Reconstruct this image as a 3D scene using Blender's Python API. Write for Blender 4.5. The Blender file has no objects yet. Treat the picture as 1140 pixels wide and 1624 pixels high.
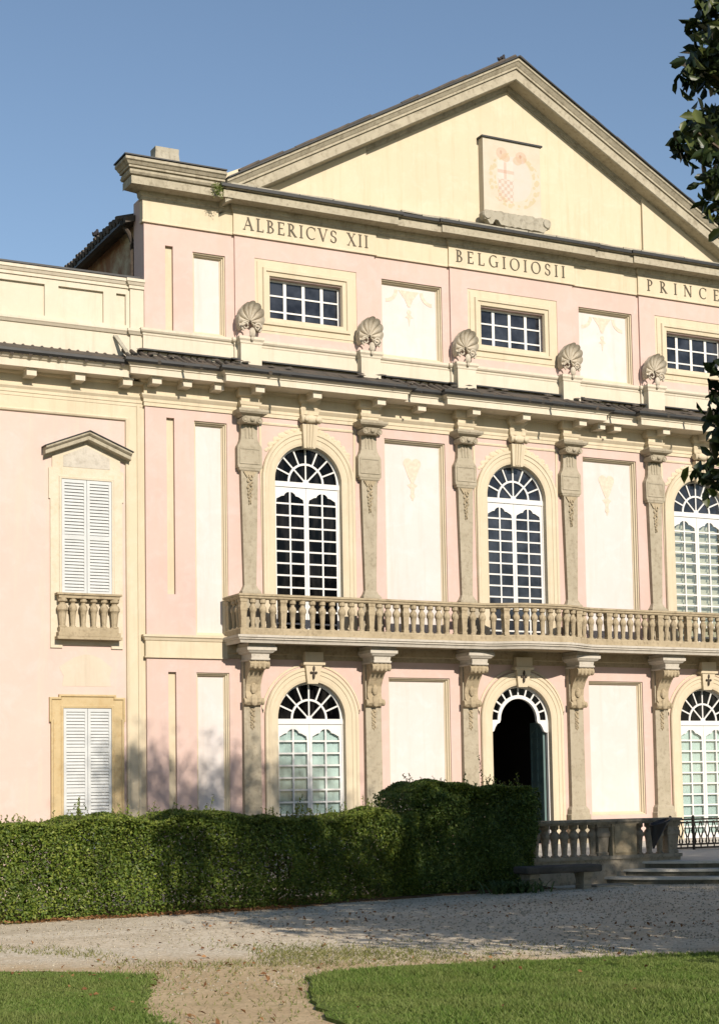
import bpy, bmesh, math, random
import numpy as np
from mathutils import Vector, Matrix
from mathutils.geometry import tessellate_polygon

random.seed(7)
S = bpy.context.scene
C = S.collection
PI = math.pi
R = math.radians

# ------------------------------------------------------------------ camera
cam_d = bpy.data.cameras.new('camera')
cam = bpy.data.objects.new('camera', cam_d)
C.objects.link(cam)
cam_d.sensor_fit = 'VERTICAL'
cam_d.sensor_height = 36.0
cam_d.lens = 36.0 * 2600.0 / 1624.0
cam_d.shift_y = (1049.4 - 812.0) / 1624.0
cam_d.clip_start = 0.1
cam_d.clip_end = 3000.0
_r = Vector((0.8907279, -0.45423051, -0.01668709))
_u = Vector((-0.02027051, -0.07637184, 0.99687334))
_f = Vector((0.4540847, 0.88760464, 0.07723401))
M4 = Matrix(((_r.x, _u.x, -_f.x, -19.947), (_r.y, _u.y, -_f.y, -31.067), (_r.z, _u.z, -_f.z, 1.65), (0, 0, 0, 1)))
cam.matrix_world = M4
S.camera = cam

# ------------------------------------------------------------------ light
SUN_EL = R(27.0)
SUN_AZ = R(0.0)          # 0: straight on to the facade
w = bpy.data.worlds.new('World')
S.world = w
w.use_nodes = True
nt = w.node_tree
sky = nt.nodes.new('ShaderNodeTexSky')
sky.sky_type = 'NISHITA'
sky.sun_disc = False
sky.sun_elevation = SUN_EL
sky.sun_rotation = PI + SUN_AZ
sky.air_density = 1.0
sky.dust_density = 0.15
sky.ozone_density = 1.0
bg = nt.nodes['Background']
nt.links.new(sky.outputs['Color'], bg.inputs['Color'])
bg.inputs['Strength'].default_value = 0.078
sl = bpy.data.lights.new('sun', 'SUN')
sl.energy = 3.9
sl.angle = R(0.5)
sl.color = (1.0, 0.895, 0.775)
so = bpy.data.objects.new('sun', sl)
C.objects.link(so)
sdir = Vector((math.sin(SUN_AZ) * math.cos(SUN_EL), math.cos(SUN_AZ) * math.cos(SUN_EL), -math.sin(SUN_EL)))
so.rotation_euler = sdir.to_track_quat('-Z', 'Y').to_euler()
so.location = (-20, -60, 40)
S.view_settings.view_transform = 'Standard'
S.view_settings.look = 'None'
S.view_settings.gamma = 1.0
S.view_settings.exposure = 0.70

# ------------------------------------------------------------------ materials
def srgb(r, g, b):
    f = lambda c: (c / 255 / 12.92) if c / 255 <= 0.04045 else ((c / 255 + 0.055) / 1.055) ** 2.4
    return (f(r), f(g), f(b), 1.0)

class NT:
    def __init__(self, name):
        self.m = bpy.data.materials.new(name)
        self.m.use_nodes = True
        self.t = self.m.node_tree
        self.b = self.t.nodes['Principled BSDF']
        self.out = self.t.nodes['Material Output']
        self.geo = self.n('ShaderNodeNewGeometry')
    def n(self, kind, **kw):
        x = self.t.nodes.new(kind)
        for k, v in kw.items():
            setattr(x, k, v)
        return x
    def l(self, a, b):
        self.t.links.new(a, b)
    def noise(self, scale, detail=4.0, rough=0.55, stretch=None, dist=0.0):
        src = self.geo.outputs['Position']
        if stretch:
            mp = self.n('ShaderNodeMapping')
            mp.inputs['Scale'].default_value = stretch
            self.l(src, mp.inputs['Vector'])
            src = mp.outputs['Vector']
        x = self.n('ShaderNodeTexNoise')
        x.inputs['Scale'].default_value = scale
        x.inputs['Detail'].default_value = detail
        x.inputs['Roughness'].default_value = rough
        x.inputs['Distortion'].default_value = dist
        self.l(src, x.inputs['Vector'])
        return x.outputs['Fac']
    def ramp(self, fac, stops):
        x = self.n('ShaderNodeValToRGB')
        e = x.color_ramp.elements
        while len(e) < len(stops):
            e.new(0.5)
        for i, (p, c) in enumerate(stops):
            e[i].position = p
            e[i].color = c if isinstance(c, tuple) else (c, c, c, 1)
        self.l(fac, x.inputs['Fac'])
        return x.outputs['Color']
    def mix(self, fac, a, b, mode='MIX'):
        x = self.n('ShaderNodeMix', data_type='RGBA', blend_type=mode)
        for s, v in ((0, fac), (6, a), (7, b)):
            if hasattr(v, 'is_linked'):
                self.l(v, x.inputs[s])
            else:
                x.inputs[s].default_value = v
        return x.outputs[2]
    def bump(self, h, strength=0.2, dist=0.01):
        x = self.n('ShaderNodeBump')
        x.inputs['Strength'].default_value = strength
        x.inputs['Distance'].default_value = dist
        self.l(h, x.inputs['Height'])
        self.l(x.outputs['Normal'], self.b.inputs['Normal'])
    def color(self, c):
        if hasattr(c, 'is_linked'):
            self.l(c, self.b.inputs['Base Color'])
        else:
            self.b.inputs['Base Color'].default_value = c
    def set(self, rough=0.8, spec=0.3, metal=0.0):
        self.b.inputs['Roughness'].default_value = rough
        self.b.inputs['Specular IOR Level'].default_value = spec
        self.b.inputs['Metallic'].default_value = metal

def mul(c, k):
    return (c[0] * k, c[1] * k, c[2] * k, 1)

def plaster(name, col, stain=0.10, dirt=(0.42, 0.36, 0.27, 1), dirt_amt=0.25, rough=0.9, bump=0.12):
    col = mul(col, 0.71); dirt = mul(dirt, 0.66)
    k = NT(name)
    big = k.noise(0.55, 6, 0.62)
    med = k.noise(2.1, 6, 0.7, dist=0.6)
    fine = k.noise(9.0, 5, 0.65)
    streak = k.noise(1.7, 6, 0.7, stretch=(3.0, 3.0, 0.22))
    c = k.mix(k.ramp(big, [(0.3, 0.0), (0.7, 1.0)]), mul(col, 1 - stain), mul(col, 1 + stain * 0.4))
    pale = (min(0.8, col[0] * 1.03 + 0.01), min(0.75, col[1] * 1.07 + 0.01), min(0.7, col[2] * 1.12 + 0.012), 1)
    c = k.mix(k.ramp(med, [(0.48, 0.0), (0.70, 0.65)]), c, pale)
    c = k.mix(k.ramp(fine, [(0.40, 0.0), (0.75, stain * 2.6)]), c, mul(col, 0.84))
    c = k.mix(k.ramp(streak, [(0.51, 0.0), (0.76, dirt_amt * 1.35)]), c, dirt)
    k.color(c)
    k.set(rough, 0.15)
    k.bump(k.noise(35, 4, 0.6), bump, 0.01)
    return k.m

def stone(name, a, b, dark, amt=0.5, rough=0.92, f=0.70):
    a, b, dark = mul(a, f), mul(b, f), mul(dark, f)
    k = NT(name)
    n1 = k.noise(2.3, 6, 0.65)
    n2 = k.noise(11, 5, 0.65)
    n3 = k.noise(1.0, 6, 0.7, stretch=(2.5, 2.5, 0.5), dist=0.4)
    c = k.mix(k.ramp(n1, [(0.3, 0.0), (0.7, 1.0)]), a, b)
    c = k.mix(k.ramp(n2, [(0.5, 0.0), (0.72, amt)]), c, dark)
    c = k.mix(k.ramp(n3, [(0.55, 0.0), (0.75, amt)]), c, dark)
    k.color(c)
    k.set(rough, 0.2)
    k.bump(k.noise(28, 6, 0.7), 0.35, 0.015)
    return k.m

def plain(name, col, rough=0.6, spec=0.3, metal=0.0, var=0.08, scale=5.0):
    k = NT(name)
    n = k.noise(scale, 4)
    k.color(k.mix(k.ramp(n, [(0.3, 0.0), (0.7, 1.0)]), mul(col, 1 - var), mul(col, 1 + var)))
    k.set(rough, spec, metal)
    return k.m

MAT = {}
MAT['pink'] = plaster('pink_plaster', (0.735, 0.545, 0.475, 1), 0.075, (0.66, 0.53, 0.42, 1), 0.36)
MAT['wing_pink'] = plaster('pale_pink_plaster', (0.745, 0.575, 0.50, 1), 0.06, (0.78, 0.68, 0.54, 1), 0.45)
MAT['cream'] = plaster('cream_plaster', (0.74, 0.635, 0.455, 1), 0.06, (0.48, 0.41, 0.28, 1), 0.30)
MAT['pale'] = plaster('ivory_plaster', (0.765, 0.685, 0.54, 1), 0.06, (0.50, 0.42, 0.30, 1), 0.30)
MAT['white'] = plaster('offwhite_plaster', (0.765, 0.705, 0.665, 1), 0.045, (0.68, 0.57, 0.46, 1), 0.28)
MAT['tymp'] = plaster('apricot_plaster', (0.745, 0.645, 0.465, 1), 0.06, (0.64, 0.50, 0.32, 1), 0.40)
MAT['patch'] = plaster('bare_lime_plaster', (0.70, 0.60, 0.47, 1), 0.06)
MAT['stone'] = stone('balcony_sandstone', (0.43, 0.35, 0.225, 1), (0.55, 0.455, 0.305, 1), (0.19, 0.145, 0.09, 1), 0.6)
MAT['pilstone'] = stone('pilaster_stone', (0.37, 0.325, 0.235, 1), (0.455, 0.40, 0.30, 1), (0.20, 0.16, 0.105, 1), 0.55, f=0.80)
MAT['grey'] = stone('weathered_grey_stone', (0.42, 0.385, 0.30, 1), (0.53, 0.49, 0.39, 1), (0.17, 0.145, 0.105, 1), 0.6)
MAT['corn'] = stone('weathered_cornice_stone', (0.44, 0.395, 0.295, 1), (0.56, 0.505, 0.38, 1), (0.20, 0.165, 0.11, 1), 0.62)
MAT['shell'] = stone('shell_stone', (0.50, 0.44, 0.34, 1), (0.62, 0.56, 0.45, 1), (0.25, 0.20, 0.14, 1), 0.5, f=0.8)
MAT['marble'] = stone('pale_slab_stone', (0.58, 0.53, 0.44, 1), (0.68, 0.63, 0.54, 1), (0.30, 0.26, 0.2, 1), 0.4)
MAT['surround'] = stone('ochre_window_stone', (0.58, 0.45, 0.245, 1), (0.66, 0.52, 0.30, 1), (0.50, 0.33, 0.14, 1), 0.5)
MAT['surround_pale'] = stone('faded_window_stone', (0.62, 0.54, 0.405, 1), (0.70, 0.625, 0.49, 1), (0.56, 0.42, 0.23, 1), 0.35, f=0.78)
MAT['terr'] = stone('terrace_stone', (0.235, 0.205, 0.155, 1), (0.33, 0.295, 0.235, 1), (0.085, 0.072, 0.055, 1), 0.7, f=1.0)
MAT['tread'] = stone('lit_step_stone', (0.46, 0.43, 0.37, 1), (0.56, 0.53, 0.46, 1), (0.26, 0.24, 0.19, 1), 0.4, f=1.0)  # light on the treads is painted in as a paler stone
MAT['riser'] = stone('shaded_riser_stone', (0.10, 0.095, 0.075, 1), (0.17, 0.16, 0.125, 1), (0.05, 0.048, 0.036, 1), 0.6, f=1.0)  # shade on the risers, with some dirt, is painted in as darker stone
MAT['paint'] = plain('white_window_paint', (0.60, 0.595, 0.57, 1), 0.5, 0.35, var=0.03)
MAT['shutter'] = plain('pale_grey_shutter_paint', (0.46, 0.475, 0.465, 1), 0.6, 0.3, var=0.05)
MAT['motif'] = plain('painted_ochre_motif', (0.53, 0.455, 0.365, 1), 0.9, 0.1, var=0.12, scale=14)
MAT['letter'] = plain('dark_bronze_letters', (0.085, 0.07, 0.045, 1), 0.6, 0.3)
MAT['gutter'] = plain('dark_grey_zinc', (0.022, 0.0225, 0.022, 1), 0.5, 0.4, var=0.25)
MAT['iron'] = plain('rusty_black_iron', (0.045, 0.034, 0.024, 1), 0.65, 0.3, var=0.3, scale=20)
MAT['bin'] = plain('black_plastic_bag', (0.012, 0.012, 0.014, 1), 0.35, 0.5)
MAT['bench'] = stone('dark_bench_stone', (0.060, 0.054, 0.047, 1), (0.10, 0.09, 0.078, 1), (0.03, 0.028, 0.022, 1), 0.5, f=1.0)
MAT['bark'] = stone('bark', (0.10, 0.075, 0.05, 1), (0.16, 0.12, 0.085, 1), (0.04, 0.03, 0.02, 1), 0.5)
MAT['inside'] = plain('interior_darkness', (0.035, 0.032, 0.03, 1), 0.9, 0.1)  # darkness of the unlit rooms is put into this colour
MAT['bird'] = plain('dark_grey_feathers', (0.035, 0.032, 0.034, 1), 0.7, 0.2, var=0.5, scale=25)
MAT['curtain'] = plain('pale_green_curtain', (0.45, 0.535, 0.535, 1), 0.9, 0.1, var=0.06, scale=3)
MAT['blind'] = plain('cream_blind', (0.54, 0.495, 0.39, 1), 0.9, 0.1, var=0.05, scale=2)
MAT['teal'] = plain('blue_green_door_paint', (0.085, 0.14, 0.135, 1), 0.5, 0.3)

def tile_mat():
    k = NT('weathered_roof_tile')
    n1 = k.noise(3.2, 4)
    n2 = k.noise(16, 5, 0.7)
    c = k.mix(k.ramp(n1, [(0.35, 0.0), (0.65, 1.0)]), (0.062, 0.055, 0.047, 1), (0.105, 0.082, 0.064, 1))
    c = k.mix(k.ramp(n2, [(0.45, 0.0), (0.62, 0.85)]), c, (0.075, 0.07, 0.06, 1))
    k.color(c); k.set(0.9, 0.2)
    k.bump(k.noise(40, 4), 0.4, 0.01)
    return k.m
MAT['tile'] = tile_mat()

def glass_dark():
    k = NT('dark_window_glass')
    n = k.noise(2.4, 4, stretch=(2.6, 1.0, 0.5))
    k.color(k.mix(k.ramp(n, [(0.45, 0.0), (0.70, 1.0)]), (0.0012, 0.0012, 0.0015, 1), (0.016, 0.015, 0.014, 1)))
    k.set(0.06, 0.12)
    k.bump(k.noise(2.2, 2), 0.05, 0.02)
    return k.m
MAT['glass'] = glass_dark()
def glass_blue():
    k = NT('slate_window_glass')
    n = k.noise(1.9, 4)
    k.color(k.mix(k.ramp(n, [(0.38, 0.0), (0.62, 1.0)]), (0.010, 0.011, 0.015, 1), (0.036, 0.041, 0.052, 1)))  # noise tint paints in reflections that vary over the panes
    k.set(0.06, 0.4)
    k.bump(k.noise(2.2, 2), 0.05, 0.02)
    return k.m
MAT['glassblue'] = glass_blue()

def glass_clear():
    k = NT('clear_window_glass')
    tr = k.n('ShaderNodeBsdfTransparent')
    tr.inputs['Color'].default_value = (0.93, 0.96, 0.95, 1)
    gl = k.n('ShaderNodeBsdfGlossy')
    gl.inputs['Roughness'].default_value = 0.04
    fr = k.n('ShaderNodeFresnel')
    fr.inputs['IOR'].default_value = 1.5
    mx = k.n('ShaderNodeMixShader')
    k.l(fr.outputs[0], mx.inputs[0]); k.l(tr.outputs[0], mx.inputs[1]); k.l(gl.outputs[0], mx.inputs[2])
    k.l(mx.outputs[0], k.out.inputs['Surface'])
    return k.m
MAT['clear'] = glass_clear()

def leaf_mat(name, a, b, c3, rough=0.45, spec=0.4, trans=0.25, patch=None, ps=1.3):
    k = NT(name)
    rnd = k.geo.outputs['Random Per Island']
    col = k.ramp(rnd, [(0.0, a), (0.55, b), (1.0, c3)])
    n = k.noise(ps, 4, 0.65)
    col = k.mix(k.ramp(n, [(0.40, 0.0), (0.68, 0.55)]), col, patch or a)
    k.color(col); k.set(rough, spec)
    tl = k.n('ShaderNodeBsdfTranslucent')
    k.l(col, tl.inputs['Color'])
    mx = k.n('ShaderNodeMixShader')
    mx.inputs[0].default_value = trans
    k.l(k.b.outputs[0], mx.inputs[1]); k.l(tl.outputs[0], mx.inputs[2])
    k.l(mx.outputs[0], k.out.inputs['Surface'])
    return k.m
MAT['hedge'] = leaf_mat('hedge_leaves', (0.050, 0.090, 0.012, 1), (0.120, 0.175, 0.023, 1), (0.24, 0.28, 0.05, 1), 0.5, 0.3, 0.3, (0.035, 0.06, 0.012, 1), 2.2)
MAT['hedge2'] = leaf_mat('dark_hedge_leaves', (0.036, 0.070, 0.013, 1), (0.085, 0.140, 0.024, 1), (0.18, 0.225, 0.045, 1), 0.5, 0.3, 0.25)
MAT['lit_shoots'] = leaf_mat('lit_hedge_top', (0.10, 0.145, 0.02, 1), (0.165, 0.21, 0.032, 1), (0.25, 0.28, 0.055, 1), 0.5, 0.3, 0.35)  # sunlit look of the hedge top put into the leaf colour, shoots included
MAT['magnolia'] = leaf_mat('glossy_evergreen_leaves', (0.012, 0.022, 0.008, 1), (0.022, 0.038, 0.012, 1), (0.085, 0.10, 0.025, 1), 0.42, 0.35, 0.08)
MAT['blade'] = leaf_mat('grass_blades', (0.075, 0.135, 0.020, 1), (0.115, 0.180, 0.032, 1), (0.20, 0.24, 0.075, 1), 0.6, 0.2, 0.3, (0.20, 0.21, 0.07, 1), 1.1)
MAT['drygrass'] = leaf_mat('dry_grass_blades', (0.11, 0.13, 0.03, 1), (0.20, 0.20, 0.07, 1), (0.34, 0.29, 0.15, 1), 0.7, 0.2, 0.3)
MAT['deadleaf'] = leaf_mat('dead_leaves', (0.12, 0.055, 0.022, 1), (0.22, 0.11, 0.045, 1), (0.36, 0.20, 0.09, 1), 0.8, 0.2, 0.1)
MAT['iris'] = leaf_mat('strap_leaves', (0.05, 0.09, 0.03, 1), (0.08, 0.13, 0.045, 1), (0.13, 0.18, 0.07, 1), 0.5, 0.3, 0.2)

def gravel_mat():
    k = NT('gravel')
    v = k.n('ShaderNodeTexVoronoi')
    v.inputs['Scale'].default_value = 38
    k.l(k.geo.outputs['Position'], v.inputs['Vector'])
    bw = k.n('ShaderNodeRGBToBW'); k.l(v.outputs['Color'], bw.inputs[0])
    c = k.ramp(bw.outputs[0], [(0.1, (0.42, 0.35, 0.25, 1)), (0.5, (0.56, 0.495, 0.38, 1)), (0.9, (0.70, 0.625, 0.50, 1))])
    big = k.noise(0.35, 5, 0.65)
    c = k.mix(k.ramp(big, [(0.42, 0.0), (0.68, 0.55)]), c, (0.50, 0.40, 0.27, 1))
    med = k.noise(2.6, 6, 0.7, stretch=(0.7, 1.0, 1.0))
    c = k.mix(k.ramp(med, [(0.56, 0.0), (0.74, 0.6)]), c, (0.33, 0.26, 0.17, 1))
    trk = k.noise(0.8, 5, 0.6, stretch=(0.5, 1.6, 1.0), dist=0.8)
    c = k.mix(k.ramp(trk, [(0.50, 0.0), (0.66, 0.45)]), c, (0.36, 0.30, 0.21, 1))
    k.color(c); k.set(0.95, 0.15)
    k.bump(v.outputs['Distance'], 0.5, 0.012)
    return k.m
MAT['gravel'] = gravel_mat()
def sand_mat():
    k = NT('sandy_earth')
    n = k.noise(1.4, 6, 0.65)
    f = k.noise(24, 5, 0.7)
    g = k.noise(3.2, 6, 0.75)
    c = k.mix(k.ramp(n, [(0.3, 0.0), (0.7, 1.0)]), (0.43, 0.315, 0.185, 1), (0.58, 0.45, 0.28, 1))
    c = k.mix(k.ramp(f, [(0.45, 0.0), (0.72, 0.6)]), c, (0.24, 0.17, 0.10, 1))
    c = k.mix(k.ramp(g, [(0.52, 0.0), (0.68, 0.6)]), c, (0.22, 0.20, 0.09, 1))
    # gravel trodden into the earth towards the drive
    v = k.n('ShaderNodeTexVoronoi'); v.inputs['Scale'].default_value = 38
    k.l(k.geo.outputs['Position'], v.inputs['Vector'])
    bw = k.n('ShaderNodeRGBToBW'); k.l(v.outputs['Color'], bw.inputs[0])
    gr = k.ramp(bw.outputs[0], [(0.1, (0.42, 0.35, 0.25, 1)), (0.5, (0.56, 0.495, 0.38, 1)), (0.9, (0.70, 0.625, 0.50, 1))])
    dt = k.n('ShaderNodeVectorMath', operation='DOT_PRODUCT')
    k.l(k.geo.outputs['Position'], dt.inputs[0]); dt.inputs[1].default_value = (0.496, 0.868, 0)
    a = k.n('ShaderNodeMath', operation='MULTIPLY_ADD'); k.l(k.noise(0.9, 6, 0.7), a.inputs[0]); a.inputs[1].default_value = 4.0; k.l(dt.outputs['Value'], a.inputs[2])
    b = k.n('ShaderNodeMapRange'); b.inputs[1].default_value = -19.6; b.inputs[2].default_value = -18.0
    k.l(a.outputs[0], b.inputs[0])
    c = k.mix(b.outputs[0], c, gr)
    k.color(c); k.set(0.95, 0.1)
    k.bump(k.noise(18, 6, 0.7), 0.7, 0.03)
    return k.m
MAT['sand'] = sand_mat()
def soil(name, a, b):
    k = NT(name)
    n = k.noise(5, 6, 0.65)
    k.color(k.mix(k.ramp(n, [(0.35, 0.0), (0.65, 1.0)]), a, b)); k.set(0.95, 0.1)
    k.bump(k.noise(14, 5), 0.6, 0.03)
    return k.m
MAT['turf'] = soil('turf', (0.075, 0.11, 0.02, 1), (0.13, 0.155, 0.045, 1))
MAT['ground'] = soil('bare_ground', (0.15, 0.12, 0.06, 1), (0.10, 0.13, 0.04, 1))
MAT['soil'] = soil('dark_soil', (0.075, 0.045, 0.022, 1), (0.16, 0.10, 0.055, 1))
MAT['pebble'] = plain('pebbles', (0.34, 0.30, 0.23, 1), 0.9, 0.1, var=0.35, scale=30)

def flank_mat():
    k = NT('peeling_old_render')
    n = k.noise(1.3, 6, 0.7, dist=0.5)
    c = k.mix(k.ramp(n, [(0.40, 0.0), (0.56, 1.0)]), (0.42, 0.36, 0.25, 1), (0.25, 0.14, 0.085, 1))
    k.color(c); k.set(0.95, 0.1)
    k.bump(n, 0.5, 0.03)
    return k.m
MAT['flank'] = flank_mat()

# coat of arms: faded painting on a flat plastered panel, arranged in the panel's own metres
def arms_mat():
    k = NT('faded_painted_arms')
    sep = k.n('ShaderNodeSeparateXYZ')
    k.l(k.geo.outputs['Position'], sep.inputs[0])
    X, Z = sep.outputs['X'], sep.outputs['Z']
    def m(op, a, b=None, c=None):
        x = k.n('ShaderNodeMath', operation=op)
        for i, v in enumerate((a, b, c)):
            if v is None: continue
            if hasattr(v, 'is_linked'): k.l(v, x.inputs[i])
            else: x.inputs[i].default_value = v
        return x.outputs[0]
    def box(x0, x1, z0, z1):
        a = m('MULTIPLY', m('GREATER_THAN', X, x0), m('LESS_THAN', X, x1))
        return m('MULTIPLY', a, m('MULTIPLY', m('GREATER_THAN', Z, z0), m('LESS_THAN', Z, z1)))
    def ell(cx, cz, rx, rz):
        d = m('ADD', m('POWER', m('DIVIDE', m('SUBTRACT', X, cx), rx), 2.0), m('POWER', m('DIVIDE', m('SUBTRACT', Z, cz), rz), 2.0))
        return m('LESS_THAN', d, 1.0)
    base = (0.46, 0.41, 0.32, 1)
    c = k.mix(k.ramp(k.noise(3.5, 5, 0.65), [(0.35, 0.0), (0.7, 1.0)]), base, (0.50, 0.455, 0.375, 1))
    scal = k.n('ShaderNodeTexVoronoi'); scal.inputs['Scale'].default_value = 8.0
    k.l(k.geo.outputs['Position'], scal.inputs['Vector'])
    ring = m('SUBTRACT', ell(0.03, 15.45, 0.70, 0.66), ell(0.03, 15.50, 0.50, 0.56))
    ring = m('MULTIPLY', m('MAXIMUM', ring, 0.0), m('LESS_THAN', scal.outputs['Distance'], 0.50))
    c = k.mix(m('MULTIPLY', ring, 0.6), c, (0.42, 0.34, 0.19, 1))
    c = k.mix(m('MULTIPLY', ell(0.03, 15.50, 0.47, 0.52), 0.85), c, (0.46, 0.44, 0.395, 1))
    c = k.mix(m('MULTIPLY', box(-0.42, 0.0, 15.46, 15.90), 0.9), c, (0.50, 0.47, 0.42, 1))
    c = k.mix(m('MULTIPLY', box(-0.42, 0.02, 15.60, 15.68), 0.42), c, (0.40, 0.21, 0.14, 1))
    c = k.mix(m('MULTIPLY', box(-0.25, -0.18, 15.46, 15.86), 0.42), c, (0.40, 0.21, 0.14, 1))
    ch = k.n('ShaderNodeTexChecker'); ch.inputs['Scale'].default_value = 13.0
    mp = k.n('ShaderNodeMapping'); mp.inputs['Location'].default_value = (0.02, 0.0, 0.03)
    k.l(k.geo.outputs['Position'], mp.inputs['Vector'])
    flat = k.n('ShaderNodeCombineXYZ')
    s2 = k.n('ShaderNodeSeparateXYZ'); k.l(mp.outputs[0], s2.inputs[0])
    k.l(s2.outputs['X'], flat.inputs['X']); k.l(s2.outputs['Z'], flat.inputs['Y']); flat.inputs['Z'].default_value = 0.01
    k.l(flat.outputs[0], ch.inputs['Vector'])
    chk = m('MULTIPLY', ch.outputs['Fac'], box(-0.42, 0.0, 14.93, 15.46))
    c = k.mix(m('MULTIPLY', chk, 0.45), c, (0.40, 0.20, 0.14, 1))
    for cx, cz in ((-0.30, 16.06), (0.22, 16.03)):
        c = k.mix(m('MULTIPLY', ell(cx, cz, 0.15, 0.14), 0.36), c, (0.42, 0.20, 0.13, 1))
        c = k.mix(m('MULTIPLY', ell(cx - 0.02, cz + 0.02, 0.03, 0.05), 0.5), c, (0.30, 0.10, 0.06, 1))
        c = k.mix(m('MULTIPLY', ell(cx + (0.10 if cx < 0 else -0.10), cz - 0.09, 0.12, 0.10), 0.6), c, (0.44, 0.31, 0.20, 1))
    c = k.mix(k.ramp(k.noise(5.0, 6, 0.7), [(0.4, 0.0), (0.75, 0.5)]), c, base)
    k.color(c); k.set(0.95, 0.1)
    return k.m
MAT['arms'] = arms_mat()

# ------------------------------------------------------------------ mesh building
class MB:
    def __init__(self):
        self.v = []; self.f = []
    def add(self, vs, fs):
        o = len(self.v)
        self.v += [tuple(p) for p in vs]
        self.f += [tuple(i + o for i in q) for q in fs]
        return self
    def box(self, x0, x1, y0, y1, z0, z1):
        v = [(x0, y0, z0), (x1, y0, z0), (x1, y1, z0), (x0, y1, z0), (x0, y0, z1), (x1, y0, z1), (x1, y1, z1), (x0, y1, z1)]
        f = [(0, 3, 2, 1), (4, 5, 6, 7), (0, 1, 5, 4), (1, 2, 6, 5), (2, 3, 7, 6), (3, 0, 4, 7)]
        return self.add(v, f)
    def plate(self, outer, holes, y0, y1):
        """flat plate in the XZ plane (front y0, back y1) with holes"""
        loops = [list(outer)] + [list(h) for h in holes]
        tri = tessellate_polygon([[Vector((p[0], p[1], 0)) for p in lp] for lp in loops])
        flat = [p for lp in loops for p in lp]
        n = len(flat)
        vs = [(p[0], y0, p[1]) for p in flat] + [(p[0], y1, p[1]) for p in flat]
        fs = [tuple(t) for t in tri] + [tuple(i + n for i in reversed(t)) for t in tri]
        o = 0
        for lp in loops:
            m = len(lp)
            for i in range(m):
                a, b = o + i, o + (i + 1) % m
                fs.append((a, b, b + n, a + n))
            o += m
        return self.add(vs, fs)
    def prism(self, poly, z0, z1):
        n = len(poly)
        vs = [(p[0], p[1], z0) for p in poly] + [(p[0], p[1], z1) for p in poly]
        fs = [tuple(range(n))[::-1], tuple(range(n, 2 * n))]
        for i in range(n):
            j = (i + 1) % n
            fs.append((i, j, j + n, i + n))
        return self.add(vs, fs)
    def sweep(self, path, prof, fn, closed=False):
        """prof: closed loop of (offset to the right of travel, second coordinate); fn(px, py, second)"""
        P = [Vector((p[0], p[1])) for p in path]
        n = len(P); rings = []
        for i in range(n):
            ds = []
            if i > 0 or closed: ds.append((P[i] - P[i - 1]).normalized())
            if i < n - 1 or closed: ds.append((P[(i + 1) % n] - P[i]).normalized())
            ns = [Vector((d.y, -d.x)) for d in ds]
            mt = ns[0] if len(ns) == 1 else (ns[0] + ns[1]) / max(0.25, 1 + ns[0].dot(ns[1]))
            rings.append([fn(P[i].x + mt.x * o, P[i].y + mt.y * o, q) for o, q in prof])
        m = len(prof)
        vs = [p for rg in rings for p in rg]; fs = []
        for i in range(n if closed else n - 1):
            a, b = i * m, ((i + 1) % n) * m
            for j in range(m):
                k = (j + 1) % m
                fs.append((a + j, b + j, b + k, a + k))
        if not closed:
            fs.append(tuple(range(m))[::-1]); fs.append(tuple((n - 1) * m + j for j in range(m)))
        return self.add(vs, fs)
    def run(self, path, prof):                 # moulding along a wall seen from above, o towards the viewer
        return self.sweep(path, prof, lambda x, y, z: (x, y, z))
    def trim(self, path, prof, closed=False, y=0.0):   # moulding on a wall plane; prof (offset, projection)
        return self.sweep(path, prof, lambda x, z, d: (x, y - d, z), closed)
    def lathe(self, c, prof, seg=12, axis='z', square=False):
        vs = []; fs = []; n = len(prof)
        for r_, h in prof:
            for s in range(seg):
                a = 2 * PI * (s + 0.5) / seg
                if axis == 'z': vs.append((c[0] + r_ * math.cos(a), c[1] + r_ * math.sin(a), c[2] + h))
                elif axis == 'y': vs.append((c[0] + r_ * math.cos(a), c[1] + h, c[2] + r_ * math.sin(a)))
                else: vs.append((c[0] + h, c[1] + r_ * math.cos(a), c[2] + r_ * math.sin(a)))
        for i in range(n - 1):
            for s in range(seg):
                t = (s + 1) % seg
                fs.append((i * seg + s, i * seg + t, (i + 1) * seg + t, (i + 1) * seg + s))
        fs.append(tuple(range(seg))[::-1]); fs.append(tuple((n - 1) * seg + s for s in range(seg)))
        return self.add(vs, fs)
    def tube(self, pts, rad, seg=6):
        P = [Vector(p) for p in pts]; n = len(P)
        if not hasattr(rad, '__len__'): rad = [rad] * n
        vs = []; fs = []
        for i in range(n):
            d = (P[min(i + 1, n - 1)] - P[max(i - 1, 0)]).normalized()
            a = d.cross(Vector((0, 0, 1)))
            if a.length < 1e-3: a = Vector((1, 0, 0))
            a.normalize(); b = d.cross(a)
            for s in range(seg):
                t = 2 * PI * s / seg
                vs.append(P[i] + (a * math.cos(t) + b * math.sin(t)) * rad[i])
        for i in range(n - 1):
            for s in range(seg):
                t = (s + 1) % seg
                fs.append((i * seg + s, i * seg + t, (i + 1) * seg + t, (i + 1) * seg + s))
        fs.append(tuple(range(seg))[::-1]); fs.append(tuple((n - 1) * seg + s for s in range(seg)))
        return self.add(vs, fs)
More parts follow.
